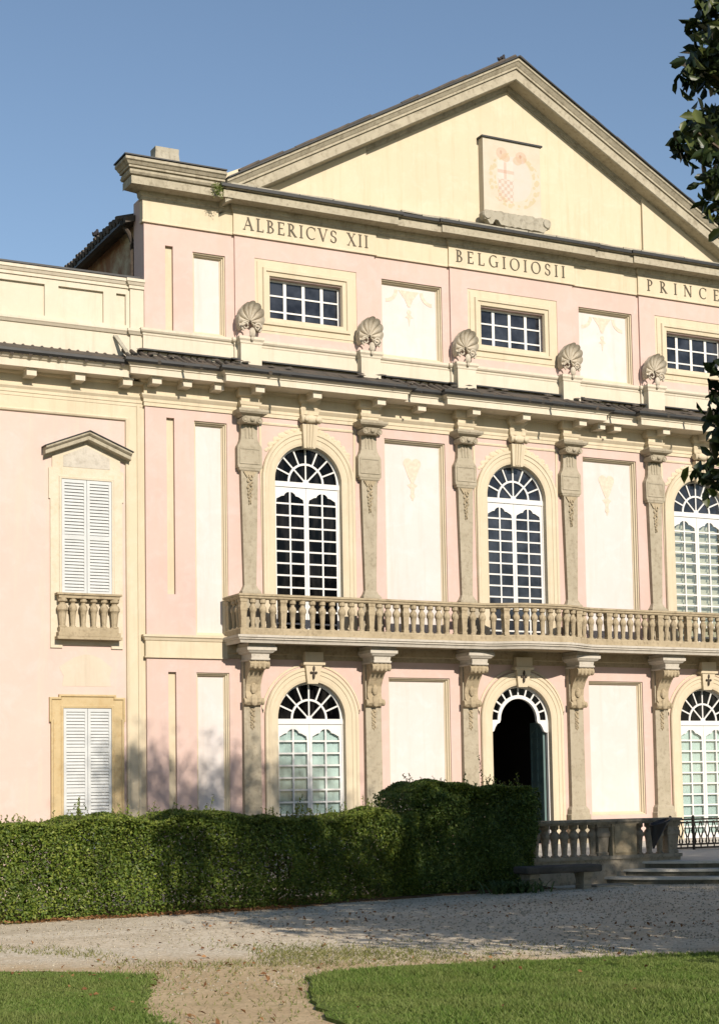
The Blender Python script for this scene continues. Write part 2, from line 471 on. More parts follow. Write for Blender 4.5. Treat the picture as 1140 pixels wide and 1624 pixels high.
    def herm(self, cx, secs, yb):
        """stack of rectangular sections (z, half width, front y) closed at the back yb"""
        vs = []; fs = []
        for z, hw, yf in secs:
            vs += [(cx - hw, yb, z), (cx - hw, yf, z), (cx + hw, yf, z), (cx + hw, yb, z)]
        for i in range(len(secs) - 1):
            a, b = 4 * i, 4 * i + 4
            for j in range(4):
                k = (j + 1) % 4
                fs.append((a + j, a + k, b + k, b + j))
        fs.append((3, 2, 1, 0)); e = 4 * (len(secs) - 1)
        fs.append((e, e + 1, e + 2, e + 3))
        return self.add(vs, fs)
    def blob(self, c, rx, ry, rz, seg=8, rng=5):
        vs = [(c[0], c[1], c[2] - rz)]; fs = []
        for i in range(1, rng):
            t = -PI / 2 + PI * i / rng
            for s in range(seg):
                a = 2 * PI * s / seg
                vs.append((c[0] + rx * math.cos(t) * math.cos(a), c[1] + ry * math.cos(t) * math.sin(a), c[2] + rz * math.sin(t)))
        vs.append((c[0], c[1], c[2] + rz)); L = len(vs) - 1
        for s in range(seg):
            t = (s + 1) % seg
            fs.append((0, 1 + t, 1 + s)); fs.append((L, L - seg + s, L - seg + t))
            for i in range(rng - 2):
                a = 1 + i * seg
                fs.append((a + s, a + t, a + seg + t, a + seg + s))
        return self.add(vs, fs)
    def build(self, name, mat, parent=None, smooth=False, origin=None, bevel=0.0):
        me = bpy.data.meshes.new(name)
        o = origin if origin is not None else (0, 0, 0)
        me.from_pydata([(p[0] - o[0], p[1] - o[1], p[2] - o[2]) for p in self.v], [], self.f)
        bm = bmesh.new(); bm.from_mesh(me)
        bmesh.ops.recalc_face_normals(bm, faces=bm.faces)
        bm.to_mesh(me); bm.free()
        me.materials.append(MAT[mat] if isinstance(mat, str) else mat)
        if smooth:
            me.polygons.foreach_set('use_smooth', [True] * len(me.polygons))
            try: me.set_sharp_from_angle(angle=R(40))
            except Exception: pass
        ob = bpy.data.objects.new(name, me)
        C.objects.link(ob)
        ob.location = o
        if bevel:
            bv = ob.modifiers.new('bevel', 'BEVEL'); bv.width = bevel; bv.segments = 2; bv.limit_method = 'ANGLE'
        if parent is not None: par(ob, parent)
        return ob

def wloc(o):
    v = Vector(o.location)
    while o.parent is not None:
        o = o.parent; v += Vector(o.location)
    return v
def par(ob, parent):
    ob.location = Vector(ob.location) - wloc(parent)
    ob.parent = parent

def tag(o, label=None, cat=None, group=None, kind=None):
    if label: o['label'] = label
    if cat: o['category'] = cat
    if group: o['group'] = group
    if kind: o['kind'] = kind
    return o
def thing(name, loc, label, cat, group=None):
    o = bpy.data.objects.new(name, None); C.objects.link(o)
    o.location = loc; o.empty_display_size = 0.3
    return tag(o, label, cat, group)
def dup(o, parent, loc=None):
    c = o.copy(); C.objects.link(c)
    if parent is not None: c.parent = parent
    if loc is not None: c.location = loc
    for ch in list(o.children): dup(ch, c)
    return c

def arc(cx, cz, r, a0, a1, n):
    return [(cx + r * math.cos(a0 + (a1 - a0) * i / n), cz + r * math.sin(a0 + (a1 - a0) * i / n)) for i in range(n + 1)]
def arched(cx, hw, z0, zs, n=24):
    """opening outline, counter-clockwise"""
    return [(cx - hw, z0), (cx + hw, z0)] + arc(cx, zs, hw, 0, PI, n)
def rect(x0, x1, z0, z1):
    return [(x0, z0), (x1, z0), (x1, z1), (x0, z1)]

def leaves(name, mat, cen, nor, size, aspect=0.5, parent=None, jitter=0.35, fold=0.15, seed=1, droop=0.0, ovate=False):
    """many leaf blades as one mesh: base, left, tip, right; NOR gives the way each blade faces"""
    rs = np.random.RandomState(seed)
    cen = np.asarray(cen, float); n = len(cen)
    nor = np.asarray(nor, float) + rs.normal(0, jitter, (n, 3))
    nor /= np.linalg.norm(nor, axis=1)[:, None] + 1e-9
    t = rs.normal(0, 1, (n, 3)); t[:, 2] -= droop
    t -= nor * np.sum(t * nor, axis=1)[:, None]
    t /= np.linalg.norm(t, axis=1)[:, None] + 1e-9
    b = np.cross(nor, t)
    L = (np.asarray(size) * rs.uniform(0.7, 1.25, n))[:, None]
    W = L * aspect * 0.5
    if ovate:
        v = np.empty((n, 6, 3))
        bend = nor * L * -0.10
        v[:, 0] = cen - t * L * 0.5
        v[:, 1] = cen - t * L * 0.12 + b * W * 0.95 + nor * L * fold
        v[:, 2] = cen + t * L * 0.25 + b * W * 0.75 + nor * L * fold
        v[:, 3] = cen + t * L * 0.5 + bend
        v[:, 4] = cen + t * L * 0.25 - b * W * 0.75 + nor * L * fold
        v[:, 5] = cen - t * L * 0.12 - b * W * 0.95 + nor * L * fold
        idx = (np.arange(n)[:, None] * 6)
        tri = np.concatenate([idx + np.array([q]) for q in ([0, 1, 2], [0, 2, 3], [0, 3, 4], [0, 4, 5])], axis=1).reshape(-1)
        return fast_mesh(name, v.reshape(-1, 3), tri, mat, parent)
    v = np.empty((n, 4, 3))
    v[:, 0] = cen - t * L * 0.5
    v[:, 1] = cen + b * W + nor * L * fold
    v[:, 2] = cen + t * L * 0.5
    v[:, 3] = cen - b * W + nor * L * fold
    idx = (np.arange(n)[:, None] * 4)
    tri = np.concatenate([idx + np.array([[0, 1, 2]]), idx + np.array([[0, 2, 3]])], axis=1).reshape(-1)
    return fast_mesh(name, v.reshape(-1, 3), tri, mat, parent)
def fast_mesh(name, v, tri, mat, parent=None):
    me = bpy.data.meshes.new(name)
    nv, nf = len(v), len(tri) // 3
    me.vertices.add(nv); me.vertices.foreach_set('co', np.ascontiguousarray(v, dtype=np.float32).reshape(-1))
    me.loops.add(nf * 3); me.loops.foreach_set('vertex_index', np.ascontiguousarray(tri, dtype=np.int32))
    me.polygons.add(nf)
    me.polygons.foreach_set('loop_start', np.arange(0, nf * 3, 3, dtype=np.int32))
    me.polygons.foreach_set('loop_total', np.full(nf, 3, dtype=np.int32))
    me.update(calc_edges=True)
    me.materials.append(MAT[mat])
    ob = bpy.data.objects.new(name, me); C.objects.link(ob)
    if parent is not None: par(ob, parent)
    return ob

# ================================================================== THE PALACE
D = 5.2
WX = (-D, 0.0, D)                       # window axes
HX = 8.83                               # half width of the main block
PO = 1.40                               # pilasters stand this far from each window axis
FL = 0.34                               # terrace level
palace = thing('palace', (0, 0, 0), 'pink and cream pedimented palace front with a balcony, arched windows and a carved inscription', 'building')

# ---- front wall with every opening cut out
holes = []
for cx in WX:
    holes.append(arched(cx, 0.80, 4.86, 8.15))
    holes.append(arched(cx, 0.80, FL, 3.13))
    holes.append(rect(cx - 0.87, cx + 0.87, 11.45, 12.47))
panels = []                              # (x0, x1, z0, z1, kind)
for sx in (-1, 1):
    a, b = sorted((sx * 3.36, sx * 1.84))
    panels += [(a, b, 11.08, 12.80, 'festoon'), (a, b, 4.95, 9.25, 'heart'), (a, b, 0.95, 4.03, None)]
    a, b = sorted((sx * 7.77, sx * 7.05))
    panels += [(a, b, 11.08, 12.80, None), (a, b, 4.81, 9.25, None), (a, b, 0.70, 4.06, None)]
strips = []
for sx in (-1, 1):
    a, b = sorted((sx * 8.375, sx * 8.205))
    strips += [(a, b, 11.08, 12.85), (a, b, 5.64, 9.26), (a, b, 0.50, 4.06)]
for p in panels: holes.append(rect(*p[:4]))
for p in strips: holes.append(rect(*p))
MB().plate(rect(-HX, HX, -0.2, 13.85), holes, 0.0, 0.45).build('wall', 'pink', palace)

for x0, x1, z0, z1, kind in panels:
    pn = MB().box(x0 - 0.02, x1 + 0.02, 0.15, 0.19, z0 - 0.02, z1 + 0.02).build('wall_panel', 'white', palace, origin=((x0 + x1) / 2, 0.1, z0))
    path = rect(x0 + 0.002, x1 - 0.002, z0 + 0.002, z1 - 0.002)
    MB().trim(path, [(0.0, -0.035), (-0.022, -0.035), (-0.026, -0.075), (-0.050, -0.085), (-0.054, -0.125), (-0.076, -0.14), (-0.078, -0.16), (0.01, -0.16), (0.01, -0.035)], True).build('panel_moulding', 'cream', pn)
    cx = (x0 + x1) / 2
    if kind == 'heart':
        m = MB(); zt = z1 - 0.36
        for s in (-1, 1):
            m.plate(arc(cx + s * 0.105, zt - 0.12, 0.115, 0, 2 * PI, 20)[:-1], [], 0.1440 - 0.0006 * s, 0.17)
        m.plate([(cx - 0.215, zt - 0.14), (cx - 0.10, zt - 0.42), (cx - 0.03, zt - 0.56), (cx + 0.03, zt - 0.56), (cx + 0.10, zt - 0.42), (cx + 0.215, zt - 0.14)], [], 0.1428, 0.17)
        m.plate([(cx - 0.13, zt - 0.60), (cx, zt - 0.54), (cx + 0.13, zt - 0.60), (cx + 0.05, zt - 0.68), (cx + 0.02, zt - 0.95), (cx - 0.02, zt - 0.95), (cx - 0.05, zt - 0.68)], [], 0.1454, 0.17)
        m.plate(arc(cx, zt - 0.84, 0.06, 0, 2 * PI, 12)[:-1], [], 0.1422, 0.17)
        m.build('painted_motif', 'motif', pn)
    if kind == 'festoon':
        m = MB(); zt = z1 - 0.15
        m.plate([(cx - 0.26, zt), (cx + 0.26, zt), (cx + 0.10, zt - 0.20), (cx + 0.03, zt - 0.36), (cx - 0.03, zt - 0.36), (cx - 0.10, zt - 0.20)], [], 0.1440, 0.17)
        m.plate(arc(cx, zt - 0.48, 0.055, 0, 2 * PI, 12)[:-1], [], 0.1434, 0.17)
        m.plate([(cx - 0.10, zt - 0.60), (cx, zt - 0.50), (cx + 0.10, zt - 0.60), (cx + 0.03, zt - 0.62), (cx, zt - 0.80), (cx - 0.03, zt - 0.62)], [], 0.1446, 0.17)
        for s in (-1, 1):
            ex = cx + s * 0.58
            a0, a1 = (PI, 1.5 * PI) if s > 0 else (1.5 * PI, 2 * PI)
            o_ = arc(ex, zt, 0.30, a0, a1, 10); i_ = arc(ex, zt, 0.22, a0, a1, 10)
            m.plate(o_ + i_[::-1], [], 0.1442, 0.17)
        m.build('painted_motif', 'motif', pn)
for x0, x1, z0, z1 in strips:
    MB().box(x0 - 0.02, x1 + 0.02, 0.08, 0.12, z0 - 0.02, z1 + 0.02).build('wall_strip', 'cream', palace, origin=((x0 + x1) / 2, 0.08, z0))

# ---- flanks, back and roof of the block
for sx in (-1, 1):
    a, b = sorted((sx * HX, sx * (HX - 0.45)))
    MB().box(a, b, 0.45, 0.62, -0.2, 13.85).build('corner_pier', 'pink', palace)
    a, b = sorted((sx * (HX - 0.10), sx * (HX - 0.5)))
    MB().box(a, b, 0.62, 14.0, -0.2, 13.52).build('side_wall', 'flank', palace)
MB().box(-HX + 0.1, HX - 0.1, 14.0, 14.4, -0.2, 13.4).build('rear_wall', 'flank', palace)
m = MB()
for sx in (-1, 1):
    for xa_, za_, xb_, zb_ in ((0.0, 18.02, 7.2, 14.10), (7.2, 14.10, 9.05, 13.52)):
        y0, y1 = 0.5, 14.6
        m.add([(sx * xa_, y0, za_), (sx * xb_, y0, zb_), (sx * xb_, y1, zb_), (sx * xa_, y1, za_), (sx * xa_, y0, za_ - 0.12), (sx * xb_, y0, zb_ - 0.12), (sx * xb_, y1, zb_ - 0.12), (sx * xa_, y1, za_ - 0.12)],
              [(0, 1, 2, 3), (4, 5, 6, 7), (0, 1, 5, 4), (1, 2, 6, 5), (2, 3, 7, 6), (3, 0, 4, 7)])
    for i in range(66):                 # barrel tiles at the eaves
        y = 0.75 + i * 0.21
        m.tube([(sx * 8.2, y, 13.80), (sx * 9.16, y, 13.51 + random.uniform(-0.02, 0.03))], 0.085, 6)
roof = m.build('roof', 'tile', palace)
for sx in (-1, 1):
    MB().box(min(sx * 9.0, sx * 9.12), max(sx * 9.0, sx * 9.12), 0.65, 14.2, 13.38, 13.47).build('eaves_gutter', 'gutter', roof)
    MB().tube([(sx * 9.02, 0.74, 13.42), (sx * 8.9, 0.72, 13.25), (sx * 8.83, 0.70, 13.05), (sx * 8.83, 0.70, 10.7)], 0.05, 8).build('downpipe', 'iron', palace, smooth=True)

# ---- wall path used by every running moulding: piers step forward round each window axis
def wall_path(step, xs=HX, hw=1.65):
    p = [(-xs, 0.14), (-xs, 0.0)]
    for cx in WX:
        p += [(cx - hw, 0.0), (cx - hw, -step), (cx + hw, -step), (cx + hw, 0.0)]
    return p + [(xs, 0.0), (xs, 0.14)]

# attic piers (pink), frieze (cream), base course
for cx in WX:
    pier = MB().plate(rect(cx - 1.65, cx + 1.65, 11.0, 13.29), [rect(cx - 1.20, cx + 1.20, 11.25, 12.84)], -0.05, 0.02).build('attic_pier', 'pink', palace, origin=(cx, 0, 11.0))
MB().run(wall_path(0.05), [(-0.02, 13.27), (0.05, 13.27), (0.05, 13.30), (0.035, 13.32), (0.035, 13.76), (-0.02, 13.76)]).build('attic_frieze', 'cream', palace)
MB().run(wall_path(0.05), [(-0.02, 10.30), (0.045, 10.30), (0.045, 10.90), (0.06, 10.92), (0.06, 10.95), (0.09, 10.97), (0.11, 11.0), (0.11, 11.045), (0.04, 11.07), (-0.02, 11.07)]).build('attic_base_course', 'pale', palace)

# top cornice: bed mould, corona, plus the full crown at both ends
MB().run(wall_path(0.05), [(-0.02, 13.74), (0.05, 13.74), (0.06, 13.79), (0.085, 13.81), (0.10, 13.90), (0.38, 13.93), (0.40, 13.90), (0.40, 14.06), (0.37, 14.065), (0.37, 14.085), (0.43, 14.09), (0.46, 14.13), (-0.02, 14.20)]).build('top_cornice', 'corn', palace)
for sx in (-1, 1):
    if sx < 0: path = [(-HX, 0.12), (-HX, 0.0), (-7.22, 0.0)]
    else: path = [(7.22, 0.0), (HX, 0.0), (HX, 0.12)]
    cr = MB().run(path, [(-0.3, 14.125), (0.445, 14.125), (0.445, 14.18), (0.42, 14.185), (0.42, 14.205), (0.475, 14.21), (0.475, 14.25), (0.50, 14.26), (0.54, 14.31), (0.575, 14.33), (0.575, 14.385), (-0.3, 14.45)]).build('corner_crown', 'corn', palace)
    MB().run(path, [(-0.3, 14.465), (0.60, 14.405), (0.60, 14.43), (-0.3, 14.50)]).build('lead_flashing', 'gutter', cr)
    a = sx * 8.40
    MB().herm(a, [(14.44, 0.46, -0.40), (14.52, 0.32, -0.30), (14.58, 0.265, -0.25), (14.72, 0.25, -0.24), (14.82, 0.255, -0.245)], 0.06).build('corner_pedestal', 'grey', palace, origin=(a, 0, 14.44))
# lead covering and slipped slabs on the flat run between the rakes
MB().run([(-7.2, 0.0)] + wall_path(0.05)[2:-2] + [(7.2, 0.0)], [(-0.02, 14.205), (0.47, 14.135), (0.47, 14.10), (0.495, 14.10), (0.495, 14.165), (-0.02, 14.24)]).build('lead_flashing', 'gutter', palace)
m = MB()
x = -7.1
while x < 7.0:
    l_ = random.uniform(0.5, 1.3)
    z_ = random.uniform(0.0, 0.03)
    m.add([(x, -0.50, 14.16 + z_), (x + l_ - 0.02, -0.50, 14.16 + random.uniform(0, 0.03)), (x + l_ - 0.02, -0.1, 14.24), (x, -0.1, 14.24),
           (x, -0.50, 14.20 + z_), (x + l_ - 0.02, -0.50, 14.195 + random.uniform(0, 0.03)), (x + l_ - 0.02, -0.1, 14.275), (x, -0.1, 14.275)],
          [(0, 3, 2, 1), (4, 5, 6, 7), (0, 1, 5, 4), (1, 2, 6, 5), (2, 3, 7, 6), (3, 0, 4, 7)])
    x += l_
m.build('cornice_slabs', 'grey', palace)

# pediment
ped = MB().plate([(-8.2, 13.8), (8.2, 13.8), (8.2, 14.0), (0, 18.05), (-8.2, 14.0)], [], 0.0, 0.4)
for sx in (-1, 1):
    a, b, c2 = sx * 3.72, sx * 8.1, sx * 8.1
    poly = [(a, 14.0), (b, 14.0), (a, 18.05 - 3.72 * 0.52)]
    if sx < 0: poly = [poly[1], poly[0], poly[2]]
    ped.plate(poly, [], -0.07, 0.02)
ped = ped.build('pediment', 'tymp', palace)
SL = 0.552
def rake(prof, nm, mt, xe=7.2, par_=None, apex=18.25):
    m = MB()
    vs = []; fs = []; n = len(prof)
    for x in (-xe, 0, xe):
        for d, h in prof: vs.append((x, -d, apex - SL * abs(x) + h))
    for i in (0, 1):
        for j in range(n):
            k = (j + 1) % n
            fs.append((i * n + j, (i + 1) * n + j, (i + 1) * n + k, i * n + k))
    fs.append(tuple(range(n))[::-1]); fs.append(tuple(2 * n + j for j in range(n)))
    m.add(vs, fs)
    return m.build(nm, mt, par_ or palace)
rk = rake([(-0.4, -0.02), (0.55, -0.02), (0.55, -0.08), (0.52, -0.10), (0.47, -0.17), (0.45, -0.19), (0.45, -0.235), (0.40, -0.24), (0.40, -0.262), (0.42, -0.265), (0.42, -0.47), (0.39, -0.49), (0.08, -0.49), (0.06, -0.56), (0.035, -0.58), (0.035, -0.62), (-0.02, -0.62), (-0.4, -0.5)], 'raking_cornice', 'corn')
rake([(-0.4, 0.0), (0.60, -0.015), (0.60, 0.015), (-0.4, 0.04)], 'rake_flashing', 'gutter', par_=rk)
m = MB()
for sx in (-1, 1):
    x = 0.05
    while x < 6.75:
        l_ = random.uniform(0.3, 0.6)
        z0, z1 = 18.25 - SL * x + 0.03, 18.25 - SL * (x + l_) + 0.03
        k = random.uniform(0.0, 0.03)
        m.tube([(sx * x, -0.50, z0 + k), (sx * (x + l_), -0.50, z1 + k * 0.3)], 0.034 + k * 0.5, 6)
        x += l_ * 0.93
m.build('verge_tiles', 'tile', rk)
# coat of arms panel
ca = MB().box(-0.80, 0.74, -0.20, 0.02, 14.58, 16.36).build('coat_of_arms', 'arms', palace)
MB().box(-0.84, 0.79, -0.24, 0.01, 16.361, 16.40).build('drip_edge', 'gutter', ca)
m = MB()
pl = []
for i in range(25):
    x = -0.84 + 1.68 * i / 24
    pl.append((x, 14.62 + random.uniform(-0.02, 0.03)))
lo = []
for i in range(25):
    x = 0.88 - 1.76 * i / 24
    e = min(abs(x) / 0.88, 1)
    lo.append((x, 14.30 + 0.03 * random.random() + (0.10 if e > 0.86 else 0) + (0.12 if -0.62 < x < -0.5 else 0)))
m.plate(lo[::-1] + pl[::-1], [], -0.33, -0.18)
for sx in (-1, 1):
    m.lathe((sx * 0.80, -0.36, 14.52), [(0.01, 0.0), (0.10, 0.0), (0.12, 0.05), (0.12, 0.2)], 12, 'y')
m.build('arms_corbel', 'grey', ca, bevel=0.012)

# ---- inscription
LH = 0.275
def glyph(ch):
    T, t = 0.135, 0.055
    st = []                              # polygons in unit height
    def bar(x0, y0, x1, y1, w_):
        d = Vector((x1 - x0, y1 - y0)).normalized(); n = Vector((-d.y, d.x)) * w_ / 2
        st.append([(x0 + n.x, y0 + n.y), (x0 - n.x, y0 - n.y), (x1 - n.x, y1 - n.y), (x1 + n.x, y1 + n.y)])
    def stem(x, y0=0.0, y1=1.0): bar(x, y0, x, y1, T)
    def serif(x, y, w_=0.30): st.append([(x - w_ / 2, y - 0.02), (x + w_ / 2, y - 0.02), (x + w_ / 2, y + 0.02), (x - w_ / 2, y + 0.02)])
    def bow(cx, cy, rx, ry, a0, a1):
        n = 14; o = []; i_ = []
        for k in range(n + 1):
            a = R(a0 + (a1 - a0) * k / n)
            w_ = t + (T - t) * abs(math.cos(a))
            o.append((cx + rx * math.cos(a), cy + ry * math.sin(a)))
            i_.append((cx + (rx - w_) * math.cos(a), cy + (ry - t) * math.sin(a)))
        for k in range(n): st.append([o[k], o[k + 1], i_[k + 1], i_[k]])
    W = 0.6
    if ch == 'A': bar(0.06, 0, 0.40, 1, t); bar(0.36, 1, 0.72, 0, T); bar(0.17, 0.36, 0.58, 0.36, t); serif(0.06, 0.02, 0.22); serif(0.72, 0.02); W = 0.82
    elif ch == 'L': stem(0.14); serif(0.14, 0.98); bar(0.03, 0.02, 0.58, 0.02, t); bar(0.57, 0, 0.57, 0.2, t); W = 0.62
    elif ch == 'B': stem(0.14); bow(0.20, 0.75, 0.31, 0.25, 90, -90); bow(0.22, 0.265, 0.37, 0.265, 90, -90); serif(0.14, 0.98); serif(0.14, 0.02); W = 0.64
    elif ch in 'EF': stem(0.14); bar(0.03, 0.97, 0.55, 0.97, t); bar(0.14, 0.52, 0.46, 0.52, t); bar(0.03, 0.03, 0.57, 0.03, t); bar(0.545, 0.8, 0.545, 1, t); bar(0.565, 0, 0.565, 0.2, t); W = 0.62
    elif ch == 'R': stem(0.14); bow(0.20, 0.74, 0.34, 0.26, 90, -90); bar(0.28, 0.5, 0.66, 0.0, T); serif(0.14, 0.98); serif(0.14, 0.02); serif(0.70, 0.02, 0.2); W = 0.74
    elif ch == 'P': stem(0.14); bow(0.20, 0.72, 0.36, 0.28, 90, -90); serif(0.14, 0.98); serif(0.14, 0.02); W = 0.60
    elif ch == 'I': stem(0.15); serif(0.15, 0.98); serif(0.15, 0.02); W = 0.30
    elif ch == 'C': bow(0.48, 0.5, 0.46, 0.51, 48, 312); bar(0.78, 0.72, 0.78, 0.95, t); W = 0.84
    elif ch == 'G': bow(0.48, 0.5, 0.46, 0.51, 48, 312); bar(0.78, 0.05, 0.78, 0.45, T); serif(0.78, 0.45, 0.28); W = 0.92
    elif ch == 'O': bow(0.48, 0.5, 0.48, 0.52, 0, 360); W = 0.96
    elif ch == 'N': bar(0.12, 0, 0.12, 1, t); bar(0.12, 1, 0.76, 0, T); bar(0.76, 0, 0.76, 1, t); serif(0.12, 0.02, 0.22); serif(0.08, 0.98, 0.2); serif(0.76, 0.98, 0.22); W = 0.88
    elif ch == 'V': bar(0.06, 1, 0.40, 0, T); bar(0.38, 0, 0.70, 1, t); serif(0.06, 0.98); serif(0.70, 0.98, 0.22); W = 0.76
    elif ch == 'X': bar(0.08, 1, 0.64, 0, T); bar(0.08, 0, 0.62, 1, t); serif(0.08, 0.98); serif(0.62, 0.98, 0.22); serif(0.08, 0.02, 0.22); serif(0.64, 0.02); W = 0.72
    elif ch == 'S': bow(0.28, 0.745, 0.25, 0.255, 30, 270); bow(0.28, 0.265, 0.27, 0.265, 90, -150); bar(0.50, 0.72, 0.50, 0.9, t); bar(0.05, 0.08, 0.05, 0.28, t); W = 0.58
    elif ch == ' ': W = 0.42
    return st, W
def inscription(txt, xa, xb, nm='inscription'):
    gl = [glyph(c) for c in txt]
    tot = sum(g[1] for g in gl) * LH
    gap = (xb - xa - tot) / (len(txt) - 1)
    root = bpy.data.objects.new(nm, None); C.objects.link(root); root.location = (xa, -0.09, 13.4); par(root, palace)
    x = xa; k = 0
    for st, W in gl:
        m = MB()
        for poly in st:
            k += 1
            pts = [(x + p[0] * LH, 13.405 + p[1] * LH) for p in poly]
            ar = sum(pts[i][0] * pts[(i + 1) % len(pts)][1] - pts[(i + 1) % len(pts)][0] * pts[i][1] for i in range(len(pts)))
            if ar < 0: pts = pts[::-1]
            m.plate(pts, [], -0.098 - 0.0004 * (k % 9), -0.08)
        if st: m.build('letter', 'letter', root)
        x += W * LH + gap
    return root
inscription('ALBERICVS XII', -6.66, -3.72)
inscription('BELGIOIOSII', -1.50, 1.42)
inscription('PRINCEPS', 3.78, 6.70)

# ---- attic windows
for cx in WX:
    win = MB()
    path = rect(cx - 1.20, cx + 1.20, 11.25, 12.84)
    win.trim(path, [(0.0, 0.035), (-0.06, 0.035), (-0.06, 0.05), (-0.17, 0.05), (-0.19, 0.09), (-0.25, 0.09), (-0.26, 0.06), (-0.34, 0.05), (-0.36, -0.02), (0.0, -0.02)], True)
    win = win.build('attic_window', 'cream', palace, origin=(cx, 0, 11.25))
    x0, x1, z0, z1 = cx - 0.87, cx + 0.87, 11.45, 12.47
    hs = []
    cw = 2 * 0.87 / 4
    rh = (z1 - z0) / 3
    for i in range(4):
        for j in range(3):
            l_ = 0.035 + (0.0 if i else 0.02); r_ = 0.035 + (0.02 if i == 3 else 0)
            hs.append(rect(x0 + i * cw + l_, x0 + (i + 1) * cw - r_, z0 + j * rh + (0.05 if j == 0 else 0.017), z0 + (j + 1) * rh - (0.04 if j == 2 else 0.017)))
    MB().plate(rect(x0 - 0.01, x1 + 0.01, z0 - 0.01, z1 + 0.01), hs, 0.12, 0.17).build('sash', 'paint', win)
    MB().box(x0 + 0.01, x1 - 0.01, 0.145, 0.155, z0 + 0.01, z1 - 0.01).build('pane', 'glassblue', win)

# ---- casements and fanlights
def ogee(x0, x1, z0, z1):
    """glass field of a leaf's top row, cut by a shaped head; returns left and right halves"""
    c = (x0 + x1) / 2; h = z1 - z0; w_ = (x1 - x0) / 2
    L = [(x0, z0), (c - 0.018, z0), (c - 0.018, z1), (c - w_ * 0.22, z1 - h * 0.05), (c - w_ * 0.36, z1 - h * 0.20), (c - w_ * 0.42, z1 - h * 0.36), (c - w_ * 0.60, z1 - h * 0.40), (c - w_ * 0.80, z1 - h * 0.55), (x0 + 0.015, z1 - h * 0.66)]
    Rr = [(2 * c - p[0], p[1]) for p in L][::-1]
    return L, Rr
def casement(x0, x1, z0, z1, y, pitch, top_h, y2=0.05):
    hs = []
    sx0, sx1 = x0 + 0.055, x1 - 0.05
    c = (sx0 + sx1) / 2
    zt = z1 - 0.10
    hs += list(ogee(sx0, sx1, zt - top_h, zt))
    z = zt - top_h - 0.035
    while z - pitch + 0.035 > z0 + 0.10:
        for a, b in ((sx0, c - 0.018), (c + 0.018, sx1)):
            hs.append(rect(a, b, z - pitch + 0.035, z))
        z -= pitch
    if z - z0 > 0.22:
        for a, b in ((sx0, c - 0.018), (c + 0.018, sx1)): hs.append(rect(a, b, z0 + 0.12, z))
    return MB().plate(rect(x0, x1, z0, z1), hs, y, y + y2)
def fan(cx, zs, ro, inner=0.40, y=0.12):
    m = MB()
    hub = 0.07
    def ring(r1, r0, yy):
        m.plate(arc(cx, zs, r1, 0, PI, 28) + arc(cx, zs, r0, PI, 0, 28), [], yy, yy + 0.06)
    ring(ro, ro - 0.075, y)
    ring(inner + 0.022, inner - 0.022, y + 0.003)
    for k in range(1, 8):
        a = PI * k / 8
        c_, s_ = math.cos(a), math.sin(a); px, pz = -s_ * 0.016, c_ * 0.016
        r0, r1 = inner + 0.01, ro - 0.05
        if k in (2, 4, 6): r0 = hub * 0.7
        m.plate([(cx + r0 * c_ - px, zs + r0 * s_ - pz), (cx + r1 * c_ - px, zs + r1 * s_ - pz), (cx + r1 * c_ + px, zs + r1 * s_ + pz), (cx + r0 * c_ + px, zs + r0 * s_ + pz)], [], y + 0.006, y + 0.05)
    m.plate(arc(cx, zs, hub, 0, PI, 12), [], y + 0.001, y + 0.06)
    return m
def window_part(cx, z0, zs, style):
    """an arched french window: style dark, slate, curtain, blind"""
    m = fan(cx, zs + 0.02, 0.80)
    m.box(cx - 0.80, cx + 0.80, 0.10, 0.18, zs - 0.09, zs + 0.02)          # transom
    m.box(cx - 0.805, cx - 0.755, 0.11, 0.18, z0, zs - 0.09)
    m.box(cx + 0.755, cx + 0.805, 0.11, 0.18, z0, zs - 0.09)
    wn = m.build('arched_window', 'paint', palace, origin=(cx, 0.12, z0))
    for s in (-1, 1):
        a, b = sorted((cx + s * 0.753, cx + s * 0.003))
        lf = casement(a, b, z0 + 0.01, zs - 0.093, 0.125, 0.255, 0.235).build('casement', 'paint', wn, origin=(a, 0.12, z0))
    dark = 'glass' if style in ('dark', 'curtain') else 'glassblue'
    fg = arc(cx, zs + 0.02, 0.78, 0, PI, 28)
    MB().plate(fg, [], 0.155, 0.16).build('fan_glass', dark, wn)
    if style in ('dark', 'slate'):
        MB().box(cx - 0.76, cx + 0.76, 0.150, 0.156, z0 + 0.02, zs - 0.08).build('glass', dark, wn)
    else:
        MB().box(cx - 0.76, cx + 0.76, 0.150, 0.154, z0 + 0.02, zs - 0.08).build('glass', 'clear', wn)
        cu = MB()
        if style == 'blind':
            n = 2
            for i in range(13):
                z = z0 + 0.1 + i * 0.255
                cu.add([(cx - 0.78, 0.30, z), (cx + 0.78, 0.30, z), (cx + 0.78, 0.24, z + 0.25), (cx - 0.78, 0.24, z + 0.25)], [(0, 1, 2, 3)])
            cu.build('blind', 'blind', wn)
        else:
            for s in (-1, 1):
                pts = []
                for i in range(33):
                    x = cx + s * (0.02 + 0.74 * i / 32)
                    pts.append((x, 0.205 + 0.006 * math.sin(i * 1.05) + 0.003 * math.sin(i * 2.3)))
                vs = [(p[0], p[1], z0) for p in pts] + [(p[0], p[1], zs - 0.05) for p in pts]
                cu.add(vs, [(i, i + 1, i + 34, i + 33) for i in range(32)])
            cu.build('curtain', 'curtain', wn, smooth=True)
        # added unseen sheet that blocks light behind the curtain
        MB().box(cx - 0.95, cx + 0.95, 0.47, 0.5, z0 - 0.1, zs + 0.9).build('light_blocker', 'inside', wn)
    return wn
window_part(WX[0], 4.86, 8.13, 'dark')
window_part(WX[1], 4.86, 8.13, 'slate')
window_part(WX[2], 4.86, 8.13, 'blind')
